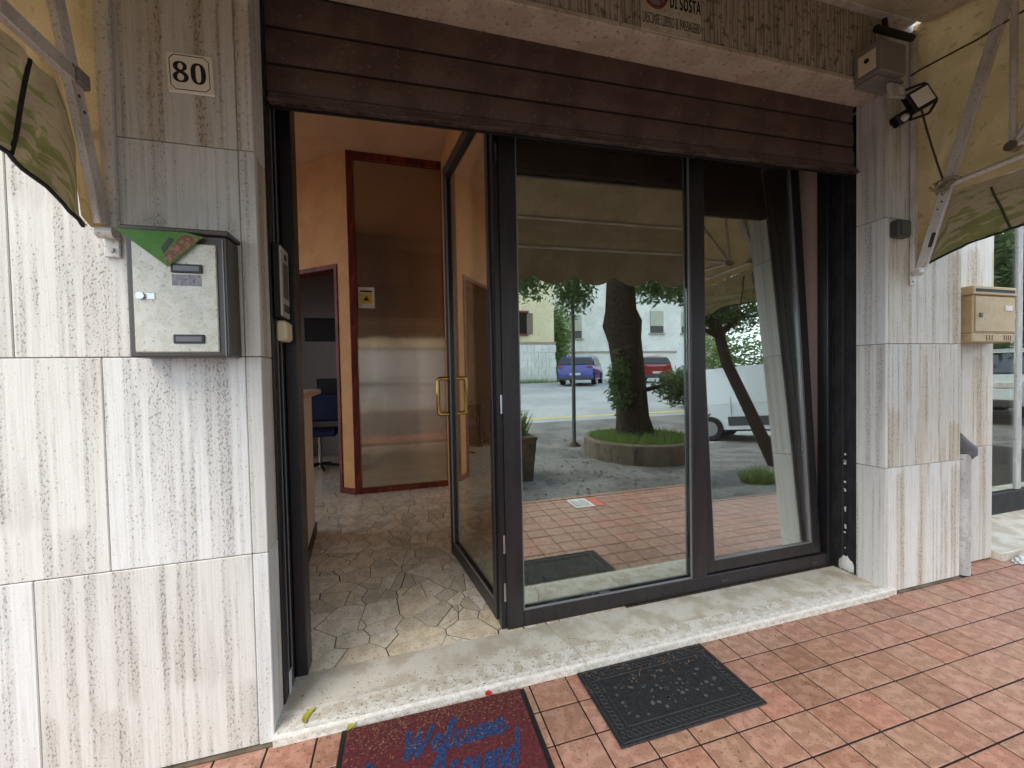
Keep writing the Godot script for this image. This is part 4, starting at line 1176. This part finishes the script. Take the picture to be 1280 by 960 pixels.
	part("sheet", bx(V(1.93, 0.002, 1.18), V(2.12, 0.004, 1.42), 0.0, Transform3D(Basis(Vector3.UP, 0.0), Vector3.ZERO)), M.white_paint, p)
	part("red_stripe", bx(V(2.125, 0.002, 1.18), V(2.22, 0.004, 1.42)), mat(Color(0.75, 0.40, 0.32), 0.6), p)
	for q in 5: part("text_line", bx(V(1.955 + 0.03 * q, 0.0042, 1.21), V(1.965 + 0.03 * q, 0.0047, 1.38 - 0.02 * (q % 3))), mat(Color(0.22, 0.32, 0.36), 0.6), p)

# ---------------------------------------------------------------- mats
func stroke(b: MB, pts: Array, w: float, y: float, o: Vector2, sc: float, slant := 0.3) -> void:
	var c := Curve2D.new()
	for q in pts: c.add_point(Vector2(q[0] + slant * q[1], -q[1]) * sc + o)
	for i in pts.size():
		var a: Vector2 = c.get_point_position(maxi(i - 1, 0))
		var e: Vector2 = c.get_point_position(mini(i + 1, pts.size() - 1))
		c.set_point_in(i, -(e - a) * 0.18); c.set_point_out(i, (e - a) * 0.18)
	var t := c.tessellate(3, 4)
	for i in t.size() - 1:
		var d := (t[i + 1] - t[i]).normalized()
		var q := Vector2(-d.y, d.x) * w
		var l := t[i] - d * w * 0.4
		var r := t[i + 1] + d * w * 0.4
		var yy := y + 0.0002 * rng.randf()
		b.poly([V(l.x - q.x, yy, l.y - q.y), V(r.x - q.x, yy, r.y - q.y), V(r.x + q.x, yy, r.y + q.y), V(l.x + q.x, yy, l.y + q.y)], Vector3.UP)

func mats() -> void:
	var m := thing("rubber_doormat", "black moulded rubber doormat with a raised border on the tiles", "doormat", V(1.378, 0, 0.19))
	var lo := V(1.078, 0.001, 0.024)
	var hi := V(1.672, 0.008, 0.363)
	part("base", bx(lo, hi, 0.004), M.mat_rubber, m)
	var b := MB.new()
	for e in [0.012, 0.062]:
		var q := [V(lo.x + e, 0.0085, lo.z + e), V(hi.x - e, 0.0085, lo.z + e), V(hi.x - e, 0.0085, hi.z - e), V(lo.x + e, 0.0085, hi.z - e), V(lo.x + e, 0.0085, lo.z + e)]
		for i in 4: b.tube([q[i], q[i + 1]], 0.0028, 6)
	part("raised_border", b, M.mat_rib, m)
	b = MB.new()
	# scrolls moulded in the border and small studs in the field
	for i in 26:
		var x := lerpf(lo.x + 0.03, hi.x - 0.03, i / 25.0)
		for z in [lo.z + 0.037, hi.z - 0.037]:
			var pts := []
			for k in 8: pts.append(V(x + 0.009 * cos(k * 0.95), 0.0082, z + 0.012 * sin(k * 0.95) * (1.0 if i % 2 else -1.0)))
			b.tube(pts, 0.0022, 5)
	for i in 12:
		var z := lerpf(lo.z + 0.07, hi.z - 0.07, i / 11.0)
		for x in [lo.x + 0.037, hi.x - 0.037]:
			var pts := []
			for k in 8: pts.append(V(x + 0.012 * cos(k * 0.95), 0.0082, z + 0.009 * sin(k * 0.95) * (1.0 if i % 2 else -1.0)))
			b.tube(pts, 0.0022, 5)
	stuff(part("scroll_pattern", b, M.mat_rib, m))
	b = MB.new()
	var i2 := 0
	var z2 := lo.z + 0.08
	while z2 < hi.z - 0.075:
		var x2 := lo.x + 0.08 + (0.012 if i2 % 2 else 0.0)
		while x2 < hi.x - 0.075:
			b.box(V(x2 - 0.004, 0.0078, z2 - 0.004), V(x2 + 0.004, 0.0098, z2 + 0.004), 0.0015)
			x2 += 0.024
		z2 += 0.020; i2 += 1
	stuff(part("studs", b, M.mat_rubber, m))
	b = MB.new()
	for k in 60:
		var q := V(rng.randf_range(lo.x + 0.09, hi.x - 0.09), 0.0098, rng.randf_range(lo.z + 0.08, hi.z - 0.08))
		var r := rng.randf_range(0.004, 0.010)
		var pts := []
		for a in 6: pts.append(q + V(cos(a * TAU / 6), 0, sin(a * TAU / 6)) * r * rng.randf_range(0.6, 1.2))
		b.poly(pts, Vector3.UP)
	stuff(part("dried_dirt", b, mat(Color(0.30, 0.30, 0.30), 0.9), m))

	var c := thing("welcome_mat", "dark red carpet doormat with faded blue script lettering", "doormat", V(0.53, 0, 0.25))
	var rot := Transform3D(Basis(Vector3.UP, -0.012), Vector3.ZERO)
	part("backing", bx(V(0.208, 0.001, 0.022), V(0.856, 0.006, 0.47), 0.002, rot), M.rubber, c)
	part("pile", bx(V(0.226, 0.0062, 0.027), V(0.836, 0.012, 0.452), 0.002, rot), M.carpet, c)
	b = MB.new()
	var y := 0.0126
	var W := [[[0, 0.9], [0.12, 1.0], [0.16, 0.5], [0.2, 0.05], [0.38, 0.5], [0.5, 0.95], [0.48, 0.4], [0.55, 0.05], [0.75, 0.5], [0.92, 1.05]],
		[[1.0, 0.3], [1.25, 0.45], [1.2, 0.6], [1.05, 0.45], [1.1, 0.1], [1.35, 0.15]],
		[[1.4, 0.1], [1.62, 0.8], [1.65, 1.1], [1.5, 0.8], [1.52, 0.1], [1.7, 0.15]],
		[[2.0, 0.5], [1.85, 0.5], [1.78, 0.25], [1.9, 0.05], [2.1, 0.2]],
		[[2.3, 0.55], [2.15, 0.3], [2.28, 0.05], [2.45, 0.3], [2.32, 0.55]],
		[[2.55, 0.05], [2.62, 0.55], [2.7, 0.1], [2.82, 0.55], [2.88, 0.1], [3.0, 0.55], [3.05, 0.1]],
		[[3.15, 0.3], [3.4, 0.45], [3.32, 0.6], [3.18, 0.4], [3.25, 0.08], [3.55, 0.25]]]
	for s in W: stroke(b, s, 0.0085, y, Vector2(0.395, 0.205), 0.098, 0.22)
	var A := [[[0, 0.0], [0.25, 0.6], [0.45, 1.05], [0.5, 0.5], [0.55, 0.0]], [[0.15, 0.4], [0.6, 0.45]], [[0.7, 0.05], [0.8, 0.55], [0.9, 0.5]],
		[[1.1, 0.3], [1.2, 0.55], [1.35, 0.3], [1.2, 0.05], [1.08, 0.3]], [[1.5, 0.55], [1.5, 0.1], [1.7, 0.1], [1.8, 0.55], [1.82, 0.05]],
		[[1.95, 0.05], [2.0, 0.5], [2.15, 0.5], [2.2, 0.05]], [[2.6, 0.5], [2.4, 0.45], [2.36, 0.1], [2.6, 0.1], [2.72, 1.1]]]
	for s in A: stroke(b, s, 0.0085, y + 0.0003, Vector2(0.455, 0.318), 0.110, 0.22)
	var B := [[[0, 0.0], [0.2, 0.9], [0.3, 1.0], [0.35, 0.0]], [[0.45, 0.1], [0.55, 0.6], [0.7, 0.6], [0.75, 0.1]], [[0.1, 0.35], [0.6, 0.4]]]
	for s in B: stroke(b, s, 0.011, y + 0.0002, Vector2(0.280, 0.268), 0.07, 0.1)
	part("script_lettering", b, M.carpet_blue, c)

# ---------------------------------------------------------------- what the glass mirrors
func leaf_cloud(b: MB, c: Vector3, r: Vector3, n: int, size: float, droop := 0.0) -> void:
	for k in n:
		var d := V(rng.randfn(), rng.randfn(), rng.randfn()) * 0.45
		if d.length() > 1.15: d = d.normalized() * rng.randf_range(0.6, 1.1)
		var p := c + d * r
		var dir := V(rng.randf_range(-1, 1), rng.randf_range(-0.6, 0.5) - droop, rng.randf_range(-1, 1)).normalized()
		var side := dir.cross(V(rng.randf_range(-1, 1), rng.randf_range(-1, 1), rng.randf_range(-1, 1))).normalized()
		var s := size * rng.randf_range(0.6, 1.3)
		var nn := dir.cross(side).normalized()
		b.tri(p - dir * s, p + side * s * 0.3, p + dir * s, nn, Vector2.ZERO, Vector2.ZERO, Vector2.ZERO)
		b.tri(p - dir * s, p + dir * s, p - side * s * 0.3, nn, Vector2.ZERO, Vector2.ZERO, Vector2.ZERO)

func blades(b: MB, c: Vector3, r: Vector2, n: int, h: float) -> void:
	for k in n:
		var a := rng.randf() * TAU
		var q := sqrt(rng.randf())
		var p := c + V(cos(a) * r.x * q, 0, sin(a) * r.y * q)
		var t := p + V(rng.randf_range(-0.5, 0.5) * h, h * rng.randf_range(0.5, 1.2), rng.randf_range(-0.5, 0.5) * h)
		var s := V(rng.randf_range(-1, 1), 0, rng.randf_range(-1, 1)).normalized() * 0.008
		b.tri(p - s, p + s, t, s.cross(Vector3.UP).normalized(), Vector2.ZERO, Vector2.ZERO, Vector2.ZERO)

func tree(label: String, pts: Array, radii: Array, limbs: Array, clouds: Array, m: Material, leaf := 0.06) -> Node3D:
	var t := thing("tree", label, "tree", pts[0])
	var b := MB.new(); b.tube(pts, radii, 14)
	for l in limbs: b.tube(l[0], l[1], 8)
	part("trunk", b, M.bark, t)
	b = MB.new()
	for c in clouds: leaf_cloud(b, c[0], c[1], int(c[2] * 1.7), leaf, 0.5)
	stuff(part("crown", b, m, t))
	return t

func beyond() -> void:
	# ring planter with grass and the thick trunk in it
	var p := thing("tree_planter", "low oval stone planter full of grass round the thick tree trunk", "planter", V(3.85, 0, 3.1))
	var b := MB.new()
	b.grid(40, 6, func(u: float, v: float) -> Vector3:
		var pr := [Vector2(1.0, -0.02), Vector2(1.0, 0.23), Vector2(0.985, 0.26), Vector2(0.90, 0.26), Vector2(0.885, 0.24), Vector2(0.88, 0.2), Vector2(0.87, 0.16)]
		var q: Vector2 = pr[int(round(v * 6))]
		return V(3.85 + 0.80 * q.x * cos(TAU * u), q.y, 3.1 + 0.86 * q.x * sin(TAU * u)), 5.2, 0.5, true)
	part("kerb", b, M.concrete, p)
	b = MB.new()
	b.grid(24, 3, func(u: float, v: float) -> Vector3: return V(3.85 + 0.70 * v * cos(TAU * u), 0.20 + 0.05 * (1 - v), 3.1 + 0.75 * v * sin(TAU * u)), 2, 1, true)
	part("soil", b, M.soil, p)
	b = MB.new(); blades(b, V(3.85, 0.20, 3.1), Vector2(0.72, 0.76), 2600, 0.13)
	stuff(part("grass", b, M.grass, p))
	tree("thick knobbly tree trunk rising from the oval planter", [V(3.98, 0.15, 3.4), V(3.93, 0.5, 3.4), V(3.90, 1.0, 3.4), V(3.80, 1.7, 3.39), V(3.76, 1.95, 3.39), V(3.74, 2.15, 3.39), V(3.75, 2.7, 3.4), V(3.70, 4.2, 3.4), V(3.6, 6.0, 3.4)],
		[0.32, 0.25, 0.235, 0.25, 0.30, 0.235, 0.205, 0.17, 0.10],
		[[[V(3.72, 3.1, 3.4), V(3.0, 3.3, 3.6), V(2.3, 2.9, 3.8)], [0.06, 0.04, 0.015]], [[V(3.75, 2.9, 3.4), V(4.5, 3.2, 3.6), V(5.2, 2.9, 3.9)], [0.07, 0.04, 0.015]], [[V(3.7, 3.8, 3.4), V(3.3, 4.4, 2.9), V(2.6, 4.8, 2.5)], [0.08, 0.05, 0.02]], [[V(3.7, 3.9, 3.4), V(4.5, 4.6, 3.0), V(5.3, 4.9, 2.6)], [0.08, 0.05, 0.02]], [[V(4.05, 0.9, 3.4), V(4.5, 1.0, 3.3), V(4.75, 0.85, 3.2)], [0.04, 0.03, 0.012]]],
		[[V(2.35, 2.72, 3.9), V(0.55, 0.38, 0.4), 800], [V(3.15, 2.55, 3.8), V(0.35, 0.45, 0.4), 600], [V(4.75, 2.75, 3.9), V(0.65, 0.38, 0.5), 1100], [V(4.75, 0.95, 3.3), V(0.42, 0.30, 0.35), 900], [V(3.62, 1.05, 3.25), V(0.18, 0.45, 0.2), 500], [V(3.7, 4.9, 3.3), V(1.9, 1.0, 1.2), 4500], [V(3.5, 6.2, 3.3), V(1.3, 0.9, 1.2), 3000]], M.leaf_dark, 0.055)
	tree("thin leaning dark tree in front of the white van", [V(6.45, -0.05, 3.1), V(6.10, 0.5, 3.05), V(5.85, 0.95, 3.0), V(5.50, 1.7, 3.0), V(5.40, 2.2, 3.0), V(5.1, 3.0, 3.0), V(4.9, 4.2, 3.0)], [0.14, 0.10, 0.092, 0.085, 0.08, 0.07, 0.04],
		[[[V(5.45, 2.1, 3.0), V(5.0, 2.3, 3.0), V(4.6, 2.2, 3.1)], [0.05, 0.03, 0.012]], [[V(5.42, 2.15, 3.0), V(5.9, 2.5, 3.0), V(6.4, 2.5, 3.1)], [0.05, 0.03, 0.012]]],
		[[V(5.1, 2.5, 3.2), V(0.7, 0.28, 0.5), 1300], [V(5.9, 2.55, 3.2), V(0.6, 0.3, 0.5), 1000], [V(5.2, 3.6, 3.2), V(1.2, 0.8, 0.9), 3000]], M.leaf_dark, 0.05)
	# weeds
	var wd := MB.new(); blades(wd, V(4.95, 0.0, 2.1), Vector2(0.22, 0.2), 500, 0.2)
	var w := solo("weed_clump", wd, M.grass, "clump of green weeds on the asphalt edge", "weeds")
	# square planter box
	p = thing("planter_box", "square tapering brown planter box with a green plant", "planter", V(1.62, 0, 2.45))
	b = MB.new()
	var q0 := []
	for s in [[-1, -1], [1, -1], [1, 1], [-1, 1]]:
		q0.append([V(1.62 + s[0] * 0.25, -0.005, 2.45 + s[1] * 0.25), V(1.62 + s[0] * 0.29, 0.47, 2.45 + s[1] * 0.29)])
	for i in 4:
		b.poly([q0[i][0], q0[(i + 1) % 4][0], q0[(i + 1) % 4][1], q0[i][1]], (q0[i][1] + q0[(i + 1) % 4][1]) / 2 - V(1.62, 0.3, 2.45))
	part("box", b, M.concrete, p)
	part("rim", bx(V(1.32, 0.4702, 2.15), V(1.92, 0.50, 2.75), 0.004), M.concrete, p)
	b = MB.new(); blades(b, V(1.62, 0.5, 2.45), Vector2(0.26, 0.26), 700, 0.28); leaf_cloud(b, V(1.6, 0.66, 2.45), V(0.26, 0.2, 0.26), 400, 0.05)
	stuff(part("foliage", b, M.leaf, p))
	p = thing("sign_pole", "thin grey steel pole standing on the asphalt beside the oval planter", "pole", V(3.23, 0, 4.04))
	b = MB.new(); b.tube([V(3.23, -0.01, 4.04), V(3.25, 3.4, 4.04)], 0.032, 10); part("post", b, mat(Color(0.36, 0.37, 0.38), 0.5, null, 1, 0.4), p)
	b = MB.new(); b.tube([V(3.23, -0.01, 4.04), V(3.23, 0.06, 4.04)], [0.12, 0.05], 10); part("foot", b, M.concrete, p)
	b = MB.new(); b.tube([V(3.25, 3.1, 4.08), V(3.25, 3.1, 4.085)], 0.3, 24); part("sign_disc", b, M.grey_pipe, p)
	# houses
	var gz := road_y(22.0)
	p = thing("apartment_house", "cream apartment house with a pale block stone base behind the car park", "house", V(6, gz, 25))
	part("wall", bx(V(-6, gz + 2.6, 22), V(10.2, 13, 30)), M.cream_wall, p)
	part("base", bx(V(-6, gz - 1, 21.9), V(10.22, gz + 2.45, 30)), M.white_wall, p)
	part("string_course", bx(V(-6.05, gz + 2.451, 21.85), V(10.27, gz + 2.6, 30)), M.render_wall, p)
	var bb := MB.new()
	for r in 5:
		for k in 12: bb.box(V(4.4 + 0.49 * k - (0.24 if r % 2 else 0.0) + 0.01, gz + 0.01 + 0.48 * r, 21.86), V(4.4 + 0.49 * k + 0.47 - (0.24 if r % 2 else 0.0), gz + 0.47 + 0.48 * r, 21.9), 0.0)
	stuff(part("base_blocks", bb, M.white_wall, p))
	for q in [[7.9, 3.1], [7.9, 6.1], [4.0, 3.1], [4.0, 6.1], [0.0, 3.1], [0.0, 6.1]]:
		var x: float = q[0]
		var y: float = gz + q[1]
		part("window_pane", bx(V(x - 0.55, y, 21.95), V(x + 0.45, y + 1.3, 21.99)), M.glass_dark, p)
		part("window_sill", bx(V(x - 0.65, y - 0.1, 21.85), V(x + 0.55, y - 0.001, 21.99)), mat(Color(0.45, 0.20, 0.15), 0.7), p)
		part("shutter", bx(V(x + 0.46, y, 21.93), V(x + 0.85, y + 1.3, 21.985)), mat(Color(0.46, 0.40, 0.33), 0.7), p)
		part("awning", bx(V(x - 0.65, y + 1.31, 21.75), V(x + 0.55, y + 1.42, 21.99)), mat(Color(0.5, 0.24, 0.2), 0.7), p)
	p = thing("apartment_house", "long white apartment house with roller blinds behind the red car", "house", V(22, gz, 30))
	part("wall", bx(V(12.6, gz - 1, 28), V(27, 13, 36)), M.white_wall, p)
	part("side_wall", bx(V(27.001, gz - 1, 27.2), V(29.5, 13, 36)), M.render_wall, p)
	part("string_course", bx(V(12.55, gz + 2.2, 27.93), V(27, gz + 2.35, 27.999)), M.render_wall, p)
	for q in [[14.4, 3.4], [18.2, 3.4], [22.2, 3.9], [25.4, 3.9], [14.4, 6.8], [18.2, 6.8], [22.2, 7.4]]:
		var x: float = q[0]
		var y: float = gz + q[1]
		part("window_pane", bx(V(x - 0.65, y, 27.95), V(x + 0.65, y + 0.6, 27.99)), M.glass_dark, p)
		part("blind", bx(V(x - 0.65, y + 0.61, 27.92), V(x + 0.65, y + 1.9, 27.99)), mat(Color(0.66, 0.66, 0.58), 0.7), p)
		part("window_sill", bx(V(x - 0.8, y - 0.12, 27.85), V(x + 0.8, y - 0.001, 27.99)), M.render_wall, p)
	part("gate", bx(V(20.2, gz - 0.2, 27.9), V(24.5, gz + 1.9, 27.95)), M.arm, p)
	# greenery between the houses and behind the van
	for q in [["tall bright green tree between the cream and the white house", V(11.3, gz, 24), V(1.0, 2.4, 0.9), 3.0], ["bushy tree at the left end of the cream house", V(-9.5, gz, 22), V(2.6, 3.0, 2.0), 3.5]]:
		b = MB.new(); leaf_cloud(b, q[1] + V(0, q[3], 0), q[2], 4200, 0.13)
		var tr := thing("tree", q[0], "tree", q[1])
		stuff(part("crown", b, M.leaf, tr))
		b = MB.new(); b.tube([q[1] - V(0, 0.3, 0), q[1] + V(0.1, q[3] + 1.0, 0)], [0.16, 0.08], 8); part("trunk", b, M.bark, tr)
	for k in 2:
		var q := V(16.0 + 3.5 * k, 0, 4.4 + 1.8 * k)
		var tr := thing("tree", ["dark bushy tree beyond the white hatchback, nearer the shop window", "tall dark tree beyond the white hatchback, farther from the shop window"][k], "tree", q)
		b = MB.new(); b.tube([q - V(0, 0.2, 0), q + V(0.1, 2.6, 0), q + V(0, 4.5, 0)], [0.22, 0.18, 0.1], 8); part("trunk", b, M.bark, tr)
		b = MB.new(); leaf_cloud(b, q + V(0, 3.5, 0), V(2.2, 2.4, 1.8), 6500, 0.15); stuff(part("crown", b, M.leaf_dark, tr))
	b = MB.new()
	for k in 9: leaf_cloud(b, V(11.6 + 0.8 * k, 2.2 + 0.2 * sin(k * 1.7), 10.2 - 0.1 * k), V(0.8, 2.2, 0.6), 1300, 0.11)
	var hd := solo("hedge", b, M.leaf, "tall green hedge behind the white van", "hedge")
	stuff(hd)
	b = MB.new(); blades(b, V(6.0, road_y(21.4), 21.4), Vector2(4.5, 0.35), 2500, 0.35)
	stuff(solo("grass_verge", b, M.grass, "strip of grass at the foot of the cream house", "grass"))

# ---------------------------------------------------------------- vehicles
func wheel(parent: Node3D, at: Vector3, r: float, w: float, bs: Basis) -> void:
	var b := MB.new()
	var ax := bs.x
	b.tube([at - ax * w / 2, at - ax * w * 0.42, at + ax * w * 0.42, at + ax * w / 2], [r * 0.93, r, r, r * 0.93], 22)
	var t := Node3D.new()
	t.name = "wheel"; parent.add_child(t, true)
	part("tyre", b, M.tyre, t)
	b = MB.new()
	b.tube([at - ax * (w / 2 + 0.004), at + ax * (w / 2 + 0.004)], r * 0.60, 18)
	part("rim", b, M.bead, t)

# side profile extruded and pinched: body below the waist, cabin above it
func car(label: String, category: String, called: String, at: Vector3, yaw: float, L: float, W: float, side: Array, glass: Array, paint: Material, wheels: Array, r: float) -> void:
	var t := thing(called, label, category, at)
	var bs := Basis(Vector3.UP, yaw)
	var xf := Transform3D(bs, at)
	var pr := PackedVector2Array()
	for q in side: pr.append(Vector2(q[0] * L, q[1]))
	var b := MB.new()
	# three slices give the flanks a turn towards the roof
	var lay := [[0.0, 1.0], [0.06, 1.0], [0.10, 0.985]]
	b.prism(pr, V(-W / 2 + 0.03, 0, 0), Vector3.BACK, Vector3.UP, Vector3.RIGHT, W - 0.06)
	for i in b.v.size():
		var q := b.v[i]
		if q.y > 0.95: q.x *= 1.0 - 0.16 * clampf((q.y - 0.95) / 0.6, 0, 1)
		b.v[i] = xf * q; b.n[i] = bs * b.n[i]
	part("body", b, paint, t)
	for g in glass:
		b = MB.new()
		pr = PackedVector2Array()
		for q in g: pr.append(Vector2(q[0] * L, q[1]))
		b.prism(pr, V(-W / 2 + 0.024, 0, 0), Vector3.BACK, Vector3.UP, Vector3.RIGHT, W - 0.048)
		for i in b.v.size():
			var q := b.v[i]
			if q.y > 0.95: q.x *= 1.0 - 0.16 * clampf((q.y - 0.95) / 0.6, 0, 1)
			b.v[i] = xf * q; b.n[i] = bs * b.n[i]
		part("window", b, M.glass_dark, t)
	for q in wheels:
		for s in [-1.0, 1.0]: wheel(t, xf * V(s * (W / 2 - 0.10), r, q * L), r, 0.21, bs)
	for s in [-1.0, 1.0]:
		b = MB.new(); b.box(V(s * (W / 2 - 0.17) - 0.13, 0.80, L * 0.478), V(s * (W / 2 - 0.17) + 0.13, 0.93, L * 0.5), 0.01, xf); part("tail_light", b, M.lamp_red, t)
		b = MB.new(); b.box(V(s * (W / 2 - 0.22) - 0.16, 0.64, -L * 0.502), V(s * (W / 2 - 0.22) + 0.16, 0.76, -L * 0.47), 0.01, xf); part("headlight", b, M.white_paint, t)
	if category == "van":
		for sx in [-1.0, 1.0]:
			b = MB.new(); b.box(V(sx * (W / 2 - 0.035) - 0.02, 0.40, -L * 0.22), V(sx * (W / 2 - 0.035) + 0.02, 0.64, L * 0.22), 0.005, xf); part("side_moulding", b, M.grey_trim, t)
			for zz in [-0.035, 0.20]:
				b = MB.new(); b.box(V(sx * (W / 2 - 0.028) - 0.004, 0.66, L * zz), V(sx * (W / 2 - 0.028) + 0.004, 1.15, L * zz + 0.012), 0.0, xf); part("door_seam", b, M.grey_trim, t)
			b = MB.new(); b.box(V(sx * (W / 2 - 0.028) - 0.005, 0.96, -L * 0.25), V(sx * (W / 2 - 0.028) + 0.005, 0.975, L * 0.47), 0.0, xf); part("crease", b, M.grey_pipe, t)
			b = MB.new(); b.box(V(sx * (W / 2 + 0.03) - 0.08, 1.15, -L * 0.262), V(sx * (W / 2 + 0.03) + 0.08, 1.38, -L * 0.245), 0.02, xf); part("mirror", b, M.grey_trim, t)
	b = MB.new(); b.box(V(-W / 2 + 0.08, 0.25, -L * 0.505), V(W / 2 - 0.08, 0.42, L * 0.505), 0.03, xf); part("bumper", b, M.grey_trim, t)
	b = MB.new(); b.box(V(-0.26, 0.48, L * 0.497), V(0.26, 0.59, L * 0.507), 0.004, xf); part("number_plate", b, M.white_paint, t)

func vehicles() -> void:
	# profile points: (share of the length, height), rear at +, front at -
	var hatch := [[-0.5, 0.35], [-0.5, 0.62], [-0.47, 0.74], [-0.26, 0.92], [-0.10, 1.38], [0.02, 1.47], [0.26, 1.46], [0.40, 1.36], [0.485, 0.98], [0.5, 0.85], [0.5, 0.35], [0.43, 0.26], [-0.43, 0.26]]
	var hg := [[[-0.20, 0.95], [-0.085, 1.33], [0.04, 1.40], [0.04, 0.93]], [[0.06, 0.93], [0.06, 1.40], [0.24, 1.38], [0.33, 1.28], [0.33, 0.97]]]
	var rear_glass := [[[0.405, 1.345], [0.478, 1.01], [0.492, 1.01], [0.43, 1.32]], [[-0.275, 0.925], [-0.12, 1.36], [-0.14, 1.37], [-0.285, 0.935]]]
	var g := hg + rear_glass
	var gy := road_y(17.0)
	car("blue hatchback parked in front of the green tree", "car", "parked_car", V(9.9, gy, 17.4), 0.62 + PI, 4.1, 1.76, hatch, g, M.car_blue, [-0.30, 0.30], 0.31)
	car("red hatchback parked in front of the white house", "car", "parked_car", V(14.0, gy, 18.2), 0.15 + PI, 3.9, 1.70, hatch, g, M.car_red, [-0.30, 0.30], 0.30)
	car("white hatchback parked far along the street beyond the shop window", "car", "parked_car", V(13.8, 0.1, 3.6), 1.35, 4.1, 1.75, hatch, g, M.car_white, [-0.30, 0.30], 0.31)
	var van := [[-0.5, 0.40], [-0.5, 0.75], [-0.46, 0.95], [-0.34, 1.18], [-0.20, 1.86], [-0.12, 1.95], [0.44, 1.97], [0.475, 1.90], [0.50, 1.2], [0.5, 0.40], [0.46, 0.30], [-0.46, 0.30]]
	var vg := [[[-0.27, 1.16], [-0.175, 1.72], [-0.04, 1.74], [-0.04, 1.14]]]
	car("white delivery van parked behind the leaning tree", "van", "delivery_van", V(10.25, 0.10, 6.15), -0.60, 5.1, 1.92, van, vg, M.car_white, [-0.31, 0.31], 0.33)

# ---------------------------------------------------------------- leaves and crumbs
func leaf_shape(c: Vector3, dir: Vector2, l: float, w: float, curl: float) -> MB:
	var b := MB.new()
	var d := V(dir.x, 0, dir.y).normalized()
	var s := V(-d.z, 0, d.x)
	b.grid(4, 10, func(u: float, v: float) -> Vector3:
		var t := v * 2 - 1
		var wd := w * sqrt(maxf(0.0, 1 - t * t)) * (u - 0.5)
		return c + d * l * t * 0.5 + s * (wd + curl * l * t * t * 0.4) + V(0, 0.002 + 0.008 * absf(u - 0.5) + 0.01 * t * t * curl, 0), 1, 1)
	return b

func litter() -> void:
	var ym := mat(Color(0.62, 0.62, 0.18), 0.6); ym.backlight_enabled = true; ym.backlight = Color(0.3, 0.3, 0.2)
	solo("fallen_leaf", leaf_shape(V(0.088, 0.036, -0.035), Vector2(0.4, -1), 0.068, 0.020, 0.5), ym, "curled yellow green leaf on the door sill", "leaf")
	solo("fallen_leaf", leaf_shape(V(0.238, 0.016, 0.032), Vector2(0.8, -1), 0.040, 0.018, 0.2), ym, "small yellow green leaf on the far corner of the red doormat", "leaf")
	solo("red_petal", leaf_shape(V(0.716, 0.016, 0.035), Vector2(1, -0.3), 0.026, 0.022, 0.2), mat(Color(0.70, 0.05, 0.10), 0.6), "bright red petal on the sill edge above the red doormat", "petal")
	# dry needles and crumbs
	var b := MB.new()
	var c := MB.new()
	var fleck := func(t: MB, p: Vector3, l: float, w: float) -> void:
		var a := rng.randf() * TAU
		var d := V(cos(a), rng.randf_range(-0.15, 0.25), sin(a)) * l
		var s := V(-sin(a), 0, cos(a)) * w
		t.poly([p - d - s, p + d - s, p + d + s, p - d + s], V(0.02, 1, 0.01))
	for k in 900:
		var z := 0.03 + absf(rng.randfn()) * 0.085
		if z > 0.43: continue
		fleck.call(b if k % 3 else c, V(rng.randf_range(0.23, 0.83), 0.0135, z), rng.randf_range(0.0015, 0.0055), rng.randf_range(0.0004, 0.0010))
	for k in 420:
		var x := rng.randf_range(0.04, 2.8) if k % 2 else rng.randf_range(0.04, 1.2)
		fleck.call(c if k % 4 else b, V(x, 0.0365, rng.randf_range(-0.15, 0.014)), rng.randf_range(0.001, 0.004), rng.randf_range(0.0006, 0.0016))
	for k in 260:
		fleck.call(c if k % 2 else b, V(rng.randf_range(0.0, 4.2), 0.0025, 0.028 + absf(rng.randfn()) * 0.25), rng.randf_range(0.0015, 0.005), rng.randf_range(0.0008, 0.002))
	for k in 520:
		fleck.call(c if k % 3 else b, V(rng.randf_range(0.0, 3.9), 0.0022, 0.0235 + absf(rng.randfn()) * 0.012), rng.randf_range(0.001, 0.004), rng.randf_range(0.0008, 0.0018))
	for k in 90:
		fleck.call(b, V(rng.randf_range(1.08, 1.67), 0.011, 0.03 + absf(rng.randfn()) * 0.06), rng.randf_range(0.003, 0.010), 0.0008)
	stuff(solo("dry_needles", b, mat(Color(0.55, 0.41, 0.28), 0.9), "dry needles scattered over the doormats and the door sill", "plant litter"))
	stuff(solo("dark_crumbs", c, mat(Color(0.22, 0.15, 0.11), 0.9), "dark crumbs of bark scattered over the sill and tiles", "plant litter"))
	# leaf litter on the asphalt
	b = MB.new()
	for k in 2600:
		fleck.call(b, V(rng.randf_range(1.0, 10.0), 0.004, rng.randf_range(1.5, 5.0)), rng.randf_range(0.006, 0.025), rng.randf_range(0.003, 0.012))
	stuff(solo("leaf_litter", b, mat(Color(0.24, 0.17, 0.11), 0.9), "brown leaf litter on the asphalt under the trees", "plant litter"))
